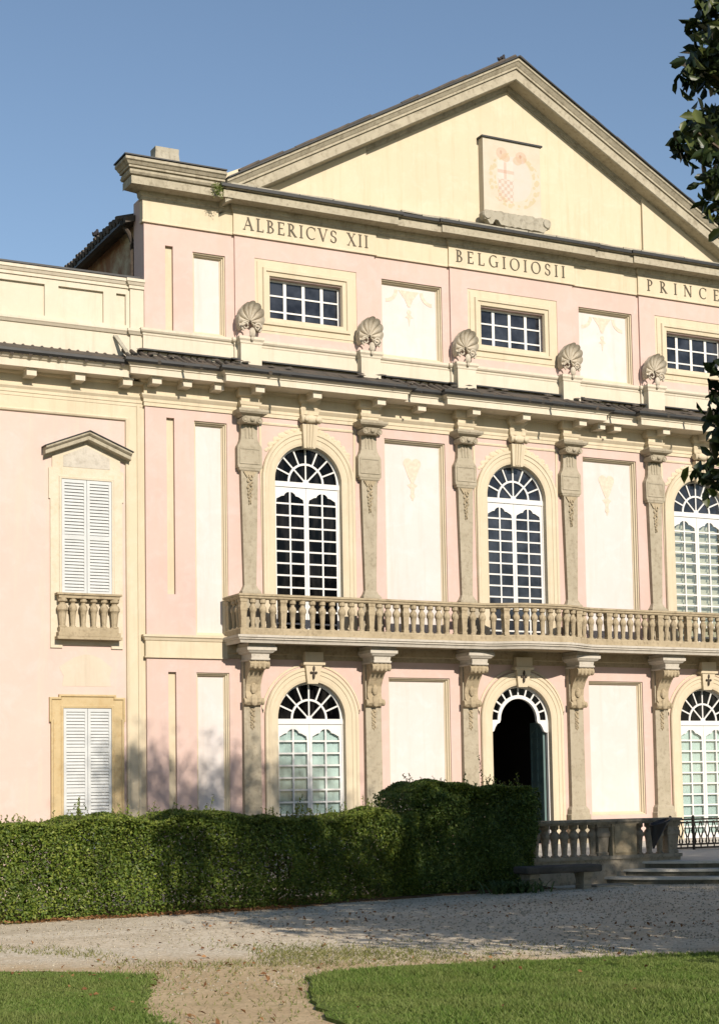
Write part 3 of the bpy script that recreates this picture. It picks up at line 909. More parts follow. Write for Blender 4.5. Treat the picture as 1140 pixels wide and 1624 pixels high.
window_part(WX[0], FL, 3.11, 'curtain')
window_part(WX[2], FL, 3.11, 'curtain')
# the open central door
cx, zs = 0.0, 3.13
m = MB()
m.plate(arc(cx, zs, 0.80, 0, PI, 28) + arc(cx, zs, 0.72, PI, 0, 28), [], 0.12, 0.18)
m.plate(arc(cx, zs, 0.56, 0, PI, 28) + arc(cx, zs, 0.48, PI, 0, 28), [], 0.11, 0.19)
for k in range(1, 10):
    a = PI * k / 10
    c_, s_ = math.cos(a), math.sin(a); px, pz = -s_ * 0.018, c_ * 0.018
    m.plate([(cx + 0.55 * c_ - px, zs + 0.55 * s_ - pz), (cx + 0.73 * c_ - px, zs + 0.73 * s_ - pz), (cx + 0.73 * c_ + px, zs + 0.73 * s_ + pz), (cx + 0.55 * c_ + px, zs + 0.55 * s_ + pz)], [], 0.126, 0.17)
for s in (-1, 1):
    pts = [(0.80, zs + 0.0), (0.48, zs + 0.0), (0.50, zs - 0.06), (0.57, zs - 0.09), (0.62, zs - 0.16), (0.66, zs - 0.25), (0.72, zs - 0.28), (0.80, zs - 0.28)]
    pts = [(cx + s * p[0], p[1]) for p in pts]
    m.plate(pts, [], 0.115, 0.19)
    a, b = sorted((cx + s * 0.76, cx + s * 0.805))
    m.box(a, b, 0.12, 0.19, FL, zs - 0.27)
door = m.build('open_doorway', 'paint', palace, origin=(0, 0.12, FL))
m = MB()
m.plate(arc(cx, zs, 0.78, 0, PI, 28) + arc(cx, zs, 0.50, PI, 0, 28), [], 0.145, 0.15)
m.build('fan_glass', 'glass', door)
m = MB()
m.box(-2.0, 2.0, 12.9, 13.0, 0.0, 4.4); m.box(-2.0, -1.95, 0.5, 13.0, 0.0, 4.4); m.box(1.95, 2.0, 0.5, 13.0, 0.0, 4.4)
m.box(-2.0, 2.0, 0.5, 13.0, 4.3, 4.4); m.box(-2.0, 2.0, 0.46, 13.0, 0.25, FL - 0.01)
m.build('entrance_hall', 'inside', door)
lf = casement(0.0, 0.74, 0.0, 2.75, 0.0, 0.255, 0.235)
lf.box(0.04, 0.70, 0.02, 0.026, 0.1, 2.6)
ang = R(100)
lf.v = [(0.75 - ((0.74 - x) * math.cos(ang) + y * math.sin(ang)), 0.22 + (0.74 - x) * math.sin(ang) - y * math.cos(ang), z + FL + 0.01) for x, y, z in lf.v]
lf.build('door_leaf', 'teal', door)

# ---- archivolts, keystones and frames
for cx in WX:
    for zs, z0, up in ((8.15, 4.86, True), (3.13, FL, False)):
        path = [(cx + 0.80, z0)] + arc(cx, zs, 0.80, 0, PI, 28) + [(cx - 0.80, z0)]
        prof = [(-0.02, -0.10), (-0.02, 0.02), (0.03, 0.035), (0.12, 0.04), (0.13, 0.055), (0.20, 0.055), (0.22, 0.075), (0.27, 0.075), (0.285, 0.05), (0.285, -0.02)]
        ar = MB().trim(path, prof).build('arch_surround', 'cream', palace, origin=(cx, 0, z0))
        if up:
            m = MB()
            for k in range(44):
                a = PI * (0.18 + 0.64 * k / 43)
                rr_ = 1.10 + 0.035 * math.sin(k * 2.1) + 0.02
                m.blob((cx + rr_ * math.cos(a), 0.0, zs + rr_ * math.sin(a)), 0.062 + 0.014 * math.sin(k), 0.016, 0.05 + 0.016 * math.cos(k * 1.7), 7, 4)
            m.build('leaf_garland', 'cream', ar)
            MB().trim([(cx + 1.02, 5.0), (cx + 1.08, 9.30), (cx - 1.08, 9.30), (cx - 1.02, 5.0)], [(0, -0.02), (0, 0.018), (0.03, 0.025), (0.05, 0.018), (0.05, -0.02)]).build('frame_moulding', 'cream', ar)
            m = MB()
            secs = [(8.86, 0.135, -0.10), (9.10, 0.16, -0.13), (9.36, 0.185, -0.16)]
            m.herm(cx, secs, 0.02)
            for q in (-0.07, 0.0, 0.07):
                m.tube([(cx + q * 0.8, -0.105, 8.88), (cx + q, -0.165, 9.36)], 0.022, 6)
            ks = m.build('keystone', 'cream', palace, origin=(cx, 0, 8.86))
            m = MB()
            m.lathe((cx - 0.235, -0.16, 9.47), [(0.01, 0.0), (0.075, 0.0), (0.095, 0.03), (0.075, 0.10), (0.085, 0.16), (0.10, 0.235), (0.085, 0.31), (0.075, 0.37), (0.095, 0.44), (0.075, 0.47), (0.01, 0.47)], 14, 'x')
            for s in (-1, 1): m.blob((cx + s * 0.13, -0.25, 9.46), 0.05, 0.03, 0.06, 8, 5)
            m.build('scroll', 'cream', ks, smooth=True)
        else:
            m = MB()
            m.herm(cx, [(3.86, 0.12, -0.09), (4.24, 0.19, -0.15), (4.25, 0.25, -0.18), (4.30, 0.25, -0.19), (4.31, 0.21, -0.17), (4.52, 0.21, -0.17)], 0.02)
            ks = m.build('keystone', 'cream', palace, origin=(cx, 0, 3.86))
            m = MB()
            for dx, dz, a, b in ((0, 0.12, 0.035, 0.06), (0, -0.02, 0.03, 0.09), (-0.055, 0.03, 0.035, 0.028), (0.055, 0.03, 0.035, 0.028)):
                m.blob((cx + dx, -0.135, 4.06 + dz), a, 0.03, b, 8, 5)
            m.build('carved_lily', 'iron', ks, smooth=True)
            MB().trim([(cx + 1.12, 3.25)] + arc(cx, 3.13, 1.12, 0.1, 0.42 * PI, 12), [(0, -0.02), (0, 0.018), (0.04, 0.018), (0.04, -0.02)]).build('frame_moulding', 'cream', ar)
            MB().trim(arc(cx, 3.13, 1.12, 0.58 * PI, PI - 0.1, 12) + [(cx - 1.12, 3.25)], [(0, -0.02), (0, 0.018), (0.04, 0.018), (0.04, -0.02)]).build('frame_moulding', 'cream', ar)

# ---- main entablature
def runpath(hx, step, hw): return wall_path(step, hx, hw)
MB().run([(-HX, 0.30), (-HX, 0.0), (HX, 0.0), (HX, 0.30)], [(-0.02, 9.46), (0.03, 9.46), (0.03, 9.53), (0.045, 9.54), (0.045, 9.60), (0.07, 9.63), (0.10, 9.67), (0.10, 9.70), (0.035, 9.715), (0.035, 9.92), (0.12, 9.95), (0.15, 10.0), (-0.02, 10.0)]).build('architrave', 'cream', palace)
MB().run(wall_path(0.16), [(-0.25, 9.985), (0.46, 9.985), (0.46, 10.11), (0.485, 10.12), (0.485, 10.14), (0.50, 10.15), (0.535, 10.19), (-0.25, 10.30)]).build('main_cornice', 'pale', palace)
cg = MB().run(wall_path(0.16), [(0.50, 10.195), (0.52, 10.185), (0.575, 10.185), (0.605, 10.22), (0.605, 10.27), (0.585, 10.28), (0.575, 10.225), (0.53, 10.215)]).build('gutter', 'gutter', palace)
m = MB()
for gx in (-6.15, -3.0, -8.2, 0.55, 2.3, 4.3, 6.9):
    st = 0.16 if min(abs(gx - c) for c in WX) < 1.65 else 0.0
    m.tube([(gx, -0.60 - st, 10.20), (gx + 0.06, -0.95 - st, 10.10)], 0.025, 6)
m.build('spout', 'gutter', cg)
# tiled slope over the cornice
m = MB()
m.run(wall_path(0.16), [(-0.2, 10.28), (0.56, 10.245), (0.56, 10.28), (-0.2, 10.62)])
random.seed(11)
x = -HX - 0.45
while x < HX + 0.45:
    st = 0.16 if min(abs(x - c) for c in WX) < 2.2 else 0.0
    l_ = random.uniform(-0.03, 0.03)
    m.tube([(x + l_, 0.02, 10.565), (x + random.uniform(-0.02, 0.02), -0.58 - st + random.uniform(-0.03, 0.03), 10.235 + random.uniform(-0.03, 0.02))], [0.04, 0.043], 7)
    if random.random() < 0.35:
        m.add(*(lambda a, b, c_: ([(a, b, c_), (a + 0.16, b + 0.05, c_ + 0.03), (a + 0.13, b + 0.17, c_ + 0.09), (a - 0.02, b + 0.13, c_ + 0.05)], [(0, 1, 2, 3)]))(x + random.uniform(-0.1, 0.1), -0.55 - st + random.uniform(0, 0.3), 10.40 + random.uniform(0, 0.07)))
    x += random.uniform(0.165, 0.20)
ct = m.build('cornice_tiles', 'tile', palace)
m = MB(); m.run(wall_path(0.05), [(-0.02, 10.585), (0.16, 10.575), (0.16, 10.60), (-0.02, 10.66)]); m.build('roof_flashing', 'gutter', ct)
# mutules under the corona
MZ = 9.99
mx = []
for cx in WX: mx += [(cx - PO + 0.09, 0.16), (cx, 0.16), (cx + PO + 0.12, 0.16)]
for sx in (-1, 1): mx += [(sx * 2.6, 0.0), (sx * 7.35, 0.0), (sx * 8.05, 0.0), (sx * 2.15, 0.0) if sx > 0 else (sx * 8.7, 0.0)]
mesh0 = None
for x, st in mx:
    if mesh0 is None:
        mesh0 = MB().box(-0.10, 0.10, -0.36, 0.10, -0.145, 0.0).box(-0.12, 0.12, -0.38, 0.10, -0.035, 0.001).build('mutule', 'pale', palace, bevel=0.006)
        mesh0.location = (x, -st, MZ)
    else: dup(mesh0, palace, (x, -st, MZ))

# ---- upper pilasters
def upper_pilaster(parent):
    m = MB()
    m.herm(0, [(4.78, 0.25, -0.20), (5.60, 0.25, -0.20), (5.62, 0.22, -0.18), (5.74, 0.215, -0.175), (5.80, 0.17, -0.13), (5.88, 0.135, -0.10), (8.26, 0.19, -0.12)], 0.02)
    m.herm(0, [(8.26, 0.20, -0.125), (8.28, 0.24, -0.14), (8.31, 0.24, -0.145), (8.33, 0.27, -0.155), (8.36, 0.27, -0.155), (8.365, 0.275, -0.15), (8.74, 0.275, -0.15), (8.78, 0.265, -0.15), (8.84, 0.225, -0.14), (8.92, 0.195, -0.13), (9.02, 0.185, -0.125), (9.28, 0.185, -0.125)], 0.02)
    m.trim(rect(-0.21, 0.21, 8.43, 8.71), [(0, 0.13), (0, 0.16), (0.025, 0.165), (0.03, 0.13)], True)
    for q in (-0.075, 0.0, 0.075): m.tube([(q, -0.125, 8.95), (q, -0.13, 9.22)], 0.02, 6)
    p = m.build('pilaster', 'pilstone', parent)
    m = MB()
    m.herm(0, [(9.37, 0.22, -0.26), (9.40, 0.24, -0.30), (9.43, 0.31, -0.37), (9.47, 0.335, -0.40), (9.51, 0.335, -0.40), (9.515, 0.28, -0.33), (9.56, 0.25, -0.29)], 0.02)
    for s in (-1, 1):
        m.lathe((s * 0.165, -0.325, 9.30), [(0.01, 0.0), (0.03, 0.0), (0.035, 0.02), (0.06, 0.005), (0.07, 0.02), (0.075, 0.30)], 12, 'y')
    m.herm(0, [(9.24, 0.15, -0.27), (9.28, 0.17, -0.30), (9.38, 0.17, -0.31)], 0.02)
    m.blob((0, -0.31, 9.32), 0.06, 0.04, 0.05, 8, 5)
    m.build('capital', 'pilstone', p)
    m = MB()
    m.plate([(-0.15, 8.25), (-0.06, 8.12), (-0.03, 8.18), (0, 8.14), (0.03, 8.18), (0.06, 8.12), (0.15, 8.25)], [], -0.150, -0.10)
    rs = random.Random(3)
    for i in range(13):
        z = 8.14 - i * 0.045
        w_ = 0.05 * (1 - abs(i - 4) / 12)
        m.blob((w_ * math.sin(i * 2.2), -0.135, z), 0.035 * (1 - i / 22), 0.025, 0.032, 6, 4)
        m.blob((-w_ * math.sin(i * 2.2) * 1.2, -0.128, z - 0.02), 0.028 * (1 - i / 22), 0.02, 0.03, 6, 4)
    m.build('carved_drop', 'stone', p)
    # entablature block over the capital
    m = MB()
    m.herm(0, [(9.561, 0.20, -0.20), (9.62, 0.20, -0.20), (9.64, 0.225, -0.22), (9.70, 0.25, -0.24), (9.715, 0.205, -0.20), (9.80, 0.205, -0.20), (9.81, 0.25, -0.23), (9.85, 0.27, -0.25), (9.985, 0.27, -0.27)], 0.02)
    m.build('entablature_block', 'cream', p)
    return p
up0 = None
for cx in WX:
    for s in (-1, 1):
        if up0 is None: up0 = upper_pilaster(palace); up0.location = (cx + s * PO, 0, 0)
        else: dup(up0, palace, (cx + s * PO, 0, 0))
# block over each keystone
for cx in WX:
    MB().herm(cx, [(9.57, 0.20, -0.13), (9.64, 0.21, -0.14), (9.70, 0.235, -0.16), (9.715, 0.19, -0.12), (9.80, 0.19, -0.12), (9.86, 0.25, -0.17), (9.985, 0.25, -0.19)], 0.02).build('entablature_block', 'cream', palace, origin=(cx, 0, 9.57))

# ---- lower pilasters with consoles
def lower_pilaster(parent):
    m = MB()
    m.herm(0, [(FL - 0.4, 0.27, -0.20), (0.98, 0.27, -0.20), (1.0, 0.25, -0.18), (1.10, 0.24, -0.175), (1.17, 0.19, -0.13), (3.42, 0.185, -0.12), (3.50, 0.19, -0.13), (4.60, 0.19, -0.13)], 0.02)
    p = m.build('pilaster', 'pilstone', parent)
    pts = [(0.13, 3.38), (0.20, 3.40), (0.245, 3.46), (0.24, 3.53), (0.19, 3.58), (0.17, 3.68), (0.19, 3.82), (0.27, 3.97), (0.38, 4.10), (0.46, 4.12), (0.53, 4.16), (0.55, 4.23), (0.52, 4.29), (0.10, 4.29), (0.10, 3.40)]
    m = MB()
    n = len(pts); hw = 0.165
    vs = [(-hw, -a, b) for a, b in pts] + [(hw, -a, b) for a, b in pts]
    m.add(vs, [tuple(range(n)), tuple(range(n, 2 * n))[::-1]] + [(i, (i + 1) % n, (i + 1) % n + n, i + n) for i in range(n)])
    for s in (-1, 1):
        m.lathe((s * 0.19 - 0.03, -0.47, 4.205), [(0.01, 0), (0.085, 0), (0.085, 0.06), (0.01, 0.06)], 14, 'x')
        m.lathe((s * 0.19 - 0.03, -0.185, 3.47), [(0.01, 0), (0.07, 0), (0.07, 0.06), (0.01, 0.06)], 14, 'x')
    for s in (-1, 0, 1): m.blob((s * 0.10, -0.53, 4.20), 0.05, 0.03, 0.09, 6, 5)
    m.blob((0, -0.24, 3.50), 0.09, 0.04, 0.13, 8, 5); m.blob((0, -0.2, 3.74), 0.07, 0.05, 0.12, 8, 5)
    m.build('console', 'stone', p)
    m = MB()
    for i in range(12):
        z = 3.32 - i * 0.036
        m.blob((0.035 * math.sin(i * 2.0), -0.13, z), 0.034 * (1 - i / 24), 0.025, 0.028, 6, 4)
        m.blob((-0.035 * math.sin(i * 2.0), -0.125, z - 0.015), 0.028 * (1 - i / 24), 0.02, 0.026, 6, 4)
    m.build('carved_drop', 'stone', p)
    m = MB()
    m.herm(0, [(4.285, 0.19, -0.56), (4.30, 0.21, -0.58), (4.33, 0.21, -0.58), (4.34, 0.19, -0.56), (4.42, 0.20, -0.57), (4.44, 0.26, -0.61), (4.47, 0.285, -0.635), (4.49, 0.325, -0.66), (4.56, 0.325, -0.66), (4.575, 0.30, -0.64), (4.64, 0.30, -0.64)], 0.02)
    m.build('bracket_cap', 'marble', p)
    return p
lp0 = None
for cx in WX:
    for s in (-1, 1):
        if lp0 is None: lp0 = lower_pilaster(palace); lp0.location = (cx + s * PO, 0, 0)
        else: dup(lp0, palace, (cx + s * PO, 0, 0))

# ---- string course (left and right of the balcony, and in its shade)
for sx in (-1, 1):
    path = [(-HX, 0.30), (-HX, 0.0), (-7.1, 0.0)] if sx < 0 else [(7.1, 0.0), (HX, 0.0), (HX, 0.30)]
    MB().run(path, [(-0.02, 4.34), (0.05, 4.34), (0.05, 4.365), (0.03, 4.375), (0.03, 4.68), (0.05, 4.69), (0.07, 4.74), (0.10, 4.76), (0.10, 4.80), (-0.02, 4.815)]).build('string_course', 'cream', palace)
MB().run([(-7.1, 0.0), (7.1, 0.0)], [(-0.02, 4.36), (0.04, 4.36), (0.04, 4.45), (0.07, 4.47), (0.07, 4.66), (-0.02, 4.66)]).build('string_course', 'stone', palace)

# ---- balcony
def bowy(x):
    a = abs(x)
    if a < 0.45: s = 1.0
    elif a < 1.5: s = 0.5 + 0.5 * math.cos(PI * (a - 0.45) / 1.05)
    else: s = 0.0
    return -0.80 - 0.36 * s
BX = 7.13
xs = [-BX + 0.0] + [-1.55 + 3.1 * i / 32 for i in range(33)] + [BX]
bpath = [(-BX, 0.02)] + [(x, bowy(x)) for x in xs] + [(BX, 0.02)]
poly = [(x, y) for x, y in bpath]
m = MB()
m.prism(poly, 4.655, 4.77)
balc = m.build('balcony', 'stone', palace)
lip = [(-0.06, 4.62), (0.0, 4.62), (0.015, 4.66), (0.03, 4.685), (0.055, 4.69), (0.055, 4.715), (0.085, 4.73), (0.085, 4.775), (0.02, 4.785), (-0.06, 4.785)]
MB().run(bpath, lip).build('balcony_edge', 'marble', balc)
MB().run(bpath, [(-0.14, 4.78), (0.0, 4.78), (0.0, 4.90), (-0.01, 4.925), (-0.13, 4.925), (-0.14, 4.90)]).build('plinth', 'stone', balc)
MB().run(bpath, [(-0.16, 5.535), (-0.13, 5.51), (-0.01, 5.51), (0.015, 5.53), (0.02, 5.56), (0.045, 5.575), (0.045, 5.605), (0.01, 5.62), (-0.15, 5.62), (-0.185, 5.605), (-0.185, 5.575), (-0.16, 5.56)]).build('handrail', 'stone', balc)
BAL = [(0.062, 0.0), (0.062, 0.025), (0.044, 0.04), (0.044, 0.06), (0.058, 0.27), (0.064, 0.33), (0.080, 0.35), (0.083, 0.40), (0.066, 0.45), (0.042, 0.48), (0.042, 0.505), (0.070, 0.53), (0.070, 0.60)]
def baluster(parent, h=0.59, mat='stone', k=1.0):
    return MB().lathe((0, 0, 0), [(r_ * k, z * h / 0.60) for r_, z in BAL], 8).build('baluster', mat, parent, smooth=True)
def pedestal(parent, h=0.59, mat='stone', hw=0.066):
    m = MB()
    m.herm(0, [(0, hw * 0.95, -hw * 0.95), (0.05, hw * 0.95, -hw * 0.95), (0.06, hw * 0.80, -hw * 0.80), (h * 0.57, hw * 1.02, -hw * 1.02), (h * 0.62, hw * 1.2, -hw * 1.15), (h * 0.72, hw * 1.2, -hw * 1.15), (h * 0.80, hw, -hw), (h * 0.88, hw, -hw), (h * 0.92, hw * 1.25, -hw * 1.2), (h, hw * 1.25, -hw * 1.2)], hw)
    return m.build('pedestal', mat, parent)
b0 = p0 = None
def put(x, y, ped_):
    global b0, p0
    if ped_:
        if p0 is None: p0 = pedestal(balc); p0.location = Vector((x, y, 4.92)) - wloc(balc)
        else: dup(p0, balc, (x, y, 4.92))
    else:
        if b0 is None: b0 = baluster(balc); b0.location = Vector((x, y, 4.92)) - wloc(balc)
        else: dup(b0, balc, (x, y, 4.92))
axes = []
for cx in WX: axes += [cx - PO, cx + PO]
bays = [(-7.05, axes[0], [])]
marks = []
def fill(xa, xb, pat):
    n = len(pat)
    for i, ch in enumerate(pat): marks.append((xa + (xb - xa) * i / n, ch))
PX = [-7.05, -6.17, -4.15, -3.33, -1.90, -0.95, 0.95, 1.90, 3.33, 4.15, 6.17, 7.05]
for k, nb in enumerate((3, 8, 3, 6, 3, 8, 3, 6, 3, 8, 3)): fill(PX[k], PX[k + 1], 'P' + 'b' * nb)
marks.append((7.05, 'P'))
for x, ch in marks: put(x, bowy(x) + 0.07, ch == 'P')
for s in (-1, 1):
    for y in (-0.55, -0.33): put(s * (BX - 0.07), y, False)
    put(s * (BX - 0.07), -0.10, True)

# ---- shells on their pedestals
def shell(parent):
    m = MB()
    NU, NV = 72, 9
    vs = []; fs = []
    piv = (0.0, 0.12)
    for side in (0, 1):
        for j in range(NV + 1):
            v_ = j / NV
            for i in range(NU + 1):
                u = -1 + 2 * i / NU
                a = PI / 2 - u * R(128)
                lobe = abs(math.cos(u * PI * 4.5)) ** 0.7
                rr_ = (0.44 - 0.075 * abs(u) ** 1.5) * (0.965 + 0.035 * lobe)
                r_ = rr_ * (0.06 + 0.94 * v_)
                x, z = math.cos(a) * r_ * 0.86, piv[1] + 0.17 + math.sin(a) * r_ * 0.95
                rib = (lobe - 0.6) * 0.075 * (0.15 + v_) * (1.0 if v_ < 0.85 else 0.6)
                y = -0.17 + 0.04 * math.sin(v_ * PI) - rib - 0.07 * (max(0, v_ - 0.7) / 0.3) ** 2 - 0.30 * (z - 0.30)
                if side: y = -0.06 - 0.05 * (1 - v_) - 0.30 * (z - 0.30)
                vs.append((x, y, z))
    S1 = (NU + 1) * (NV + 1)
    for side in (0, 1):
        for j in range(NV):
            for i in range(NU):
                a = side * S1 + j * (NU + 1) + i
                fs.append((a, a + 1, a + NU + 2, a + NU + 1))
    for i in range(NU):
        a = NV * (NU + 1) + i
        fs.append((a, a + 1, S1 + a + 1, S1 + a))
    m.add(vs, fs)
    for s in (-1, 1):
        pts = []; rad = []
        for k in range(20):
            t_ = k / 19
            ang_ = R(250) - t_ * R(430)
            r_ = 0.115 * (1 - 0.72 * t_)
            pts.append((s * (0.16 + r_ * math.cos(ang_) * -1), -0.25, 0.15 + r_ * math.sin(ang_))); rad.append(0.026 * (1 - 0.4 * t_))
        m.tube(pts, rad, 6)
    m.blob((0, -0.29, 0.0), 0.085, 0.05, 0.12, 8, 6); m.blob((0, -0.28, -0.12), 0.05, 0.04, 0.07, 8, 5)
    return m.build('shell', 'shell', parent, smooth=True)
sh0 = pd0 = None
for cx in WX:
    for s in (-1, 1):
        X = cx + s * PO
        loc = (X, -0.10, 11.13)
        if sh0 is None:
            sh0 = shell(palace); sh0.location = loc; sh0.scale = (0.86, 0.88, 0.93)
            pd0 = MB().herm(0, [(10.42, 0.235, -0.29), (10.90, 0.235, -0.29), (10.92, 0.25, -0.305), (10.96, 0.26, -0.31), (11.0, 0.285, -0.34), (11.05, 0.285, -0.34), (11.075, 0.22, -0.28)], 0.02).build('shell_pedestal', 'pale', palace)
            pd0.location = (X, 0, 0)
        else:
            dup(sh0, palace, loc); dup(pd0, palace, (X, 0, 0))

# ================================================================== SIDE WING
WY = 0.10
wing = thing('side_wing', (-14.0, WY, 0), 'lower pink wing with white shutters and a cream parapet joined to the palace', 'building')
WL = -24.0
wcx = (-10.04, -14.1, -18.2, -22.2)
hs = []
for c in wcx: hs += [rect(c - 0.515, c + 0.515, 5.55, 7.86), rect(c - 0.49, c + 0.49, 0.55, 3.32)]
MB().plate(rect(WL, -HX + 0.03, -0.2, 10.2), hs, WY, WY + 0.45).build('wall', 'wing_pink', wing)
MB().box(WL, -HX - 0.1, WY + 0.46, 10.0, -0.2, 10.15).build('body', 'flank', wing)
# cream corner strip and frieze frame
m = MB()
m.plate([(WL, 9.20), (-9.16, 9.20), (-9.16, -0.2), (-HX + 0.02, -0.2), (-HX + 0.02, 9.50), (WL, 9.50)], [], WY - 0.03, WY + 0.02)
m.trim([(-9.16, -0.2), (-9.16, 9.20), (WL, 9.20)], [(0.0, 0.0), (0.0, 0.05), (-0.03, 0.06), (-0.06, 0.045), (-0.07, 0.0)], False, WY)
m.trim([(-8.93, -0.2), (-8.93, 9.47)], [(0.0, 0.0), (0.0, 0.045), (-0.05, 0.05), (-0.07, 0.0)], False, WY)
m.build('corner_strip', 'cream', wing)
wp = [(WL, WY), (-HX + 0.02, WY)]
MB().run(wp, [(-0.02, 9.44), (0.04, 9.44), (0.04, 9.50), (0.055, 9.51), (0.055, 9.57), (0.09, 9.62), (0.09, 9.66), (0.03, 9.67), (0.03, 9.86), (0.12, 9.88), (0.14, 9.93), (-0.02, 9.93)]).build('architrave', 'cream', wing)
wp2 = [(WL, WY), (-HX - 0.44, WY)]
MB().run(wp2, [(-0.2, 9.92), (0.44, 9.92), (0.44, 10.07), (0.47, 10.08), (0.49, 10.10), (0.53, 10.15), (-0.2, 10.26)]).build('main_cornice', 'pale', wing)
MB().run(wp2, [(0.49, 10.155), (0.52, 10.145), (0.575, 10.145), (0.605, 10.18), (0.605, 10.23), (0.585, 10.24), (0.575, 10.185), (0.53, 10.175)]).build('gutter', 'gutter', wing)
m = MB()
m.run(wp2, [(-0.2, 10.24), (0.55, 10.205), (0.55, 10.24), (-0.2, 10.56)])
x = WL
while x < -HX - 0.42:
    m.tube([(x, WY + 0.02, 10.47), (x + random.uniform(-0.02, 0.02), WY - 0.57, 10.15 + random.uniform(-0.02, 0.02))], [0.04, 0.042], 7)
    x += random.uniform(0.165, 0.20)
wt = m.build('cornice_tiles', 'tile', wing)
MB().add([(-9.30, WY - 0.35, 10.42), (-9.22, WY - 0.37, 10.42), (-9.40, WY - 0.1, 10.85), (-9.48, WY - 0.08, 10.85), (-9.30, WY - 0.31, 10.42), (-9.22, WY - 0.33, 10.42), (-9.40, WY - 0.06, 10.85), (-9.48, WY - 0.04, 10.85)],
         [(0, 1, 2, 3), (4, 5, 6, 7), (0, 1, 5, 4), (1, 2, 6, 5), (2, 3, 7, 6), (3, 0, 4, 7)]).build('valley_board', 'grey', wt)
mw = None
x = -9.28
while x > WL:
    if mw is None:
        mw = MB().box(-0.10, 0.10, -0.36, 0.10, -0.145, 0.0).box(-0.12, 0.12, -0.38, 0.10, -0.035, 0.001).build('mutule', 'pale', wing, bevel=0.006)
        mw.location = (x + 14.0, 0, 9.925)
    else: dup(mw, wing, (x + 14.0, 0, 9.925))
    x -= 0.98
# parapet with sunk panels
hs = []
x = -9.67
edges = [(-9.10 - 0.30, -9.17)]
while x > WL + 1.2:
    hs.append(rect(x - 0.93 if x < -10 or True else x, x, 11.10, 11.74)); x -= 1.21
hs2 = [rect(-9.40, -9.20, 11.10, 11.74)]
MB().plate(rect(WL, -9.12, 10.30, 12.02), hs + hs2, WY - 0.02, WY + 0.04).box(WL, -9.12, WY + 0.04, WY + 0.4, 10.30, 12.02).build('parapet', 'pale', wing)
MB().box(-9.12, -HX - 0.002, WY - 0.07, WY + 0.4, 10.30, 12.02).build('parapet_pier', 'pale', wing)
pp = [(WL, WY - 0.02), (-9.12, WY - 0.02), (-9.12, WY - 0.07), (-HX - 0.002, WY - 0.07)]
MB().run(pp, [(-0.02, 10.90), (0.03, 10.91), (0.06, 10.95), (0.08, 10.97), (0.08, 11.02), (-0.02, 11.05)]).build('parapet_base', 'pale', wing)
cp = MB().run(pp, [(-0.02, 11.86), (0.03, 11.86), (0.03, 11.92), (0.05, 11.93), (0.08, 11.98), (0.10, 11.99), (0.10, 12.05), (-0.42, 12.06)]).build('parapet_coping', 'pale', wing)
MB().box(WL, -HX - 0.1, WY - 0.14, WY + 0.45, 12.062, 12.10).build('coping_flashing', 'gutter', cp)

# ---- shuttered windows of the wing
def shutter_leaf(x0, x1, z0, z1, rails, parent):
    m = MB()
    hs = []; zs_ = [z0] + rails + [z1]
    fr = 0.055
    for i in range(len(zs_) - 1):
        a = zs_[i] + (0.075 if i == 0 else 0.045); b = zs_[i + 1] - (0.065 if i == len(zs_) - 2 else 0.045)
        hs.append(rect(x0 + fr, x1 - fr, a, b))
    m.plate(rect(x0, x1, z0, z1), hs, WY - 0.045, WY - 0.005)
    for h in hs:
        za, zb = h[0][1], h[2][1]
        n = int((zb - za) / 0.062)
        for k in range(n):
            z = za + (k + 0.5) * (zb - za) / n
            m.add([(h[0][0] - 0.005, WY - 0.038, z - 0.022), (h[1][0] + 0.005, WY - 0.038, z - 0.022), (h[1][0] + 0.005, WY - 0.01, z + 0.026), (h[0][0] - 0.005, WY - 0.01, z + 0.026),
                   (h[0][0] - 0.005, WY - 0.038, z - 0.012), (h[1][0] + 0.005, WY - 0.038, z - 0.012), (h[1][0] + 0.005, WY - 0.01, z + 0.036), (h[0][0] - 0.005, WY - 0.01, z + 0.036)],
                  [(0, 3, 2, 1), (4, 5, 6, 7), (0, 1, 5, 4), (1, 2, 6, 5), (2, 3, 7, 6), (3, 0, 4, 7)])
    return m.build('shutter', 'shutter', parent, origin=(x0, WY, z0))
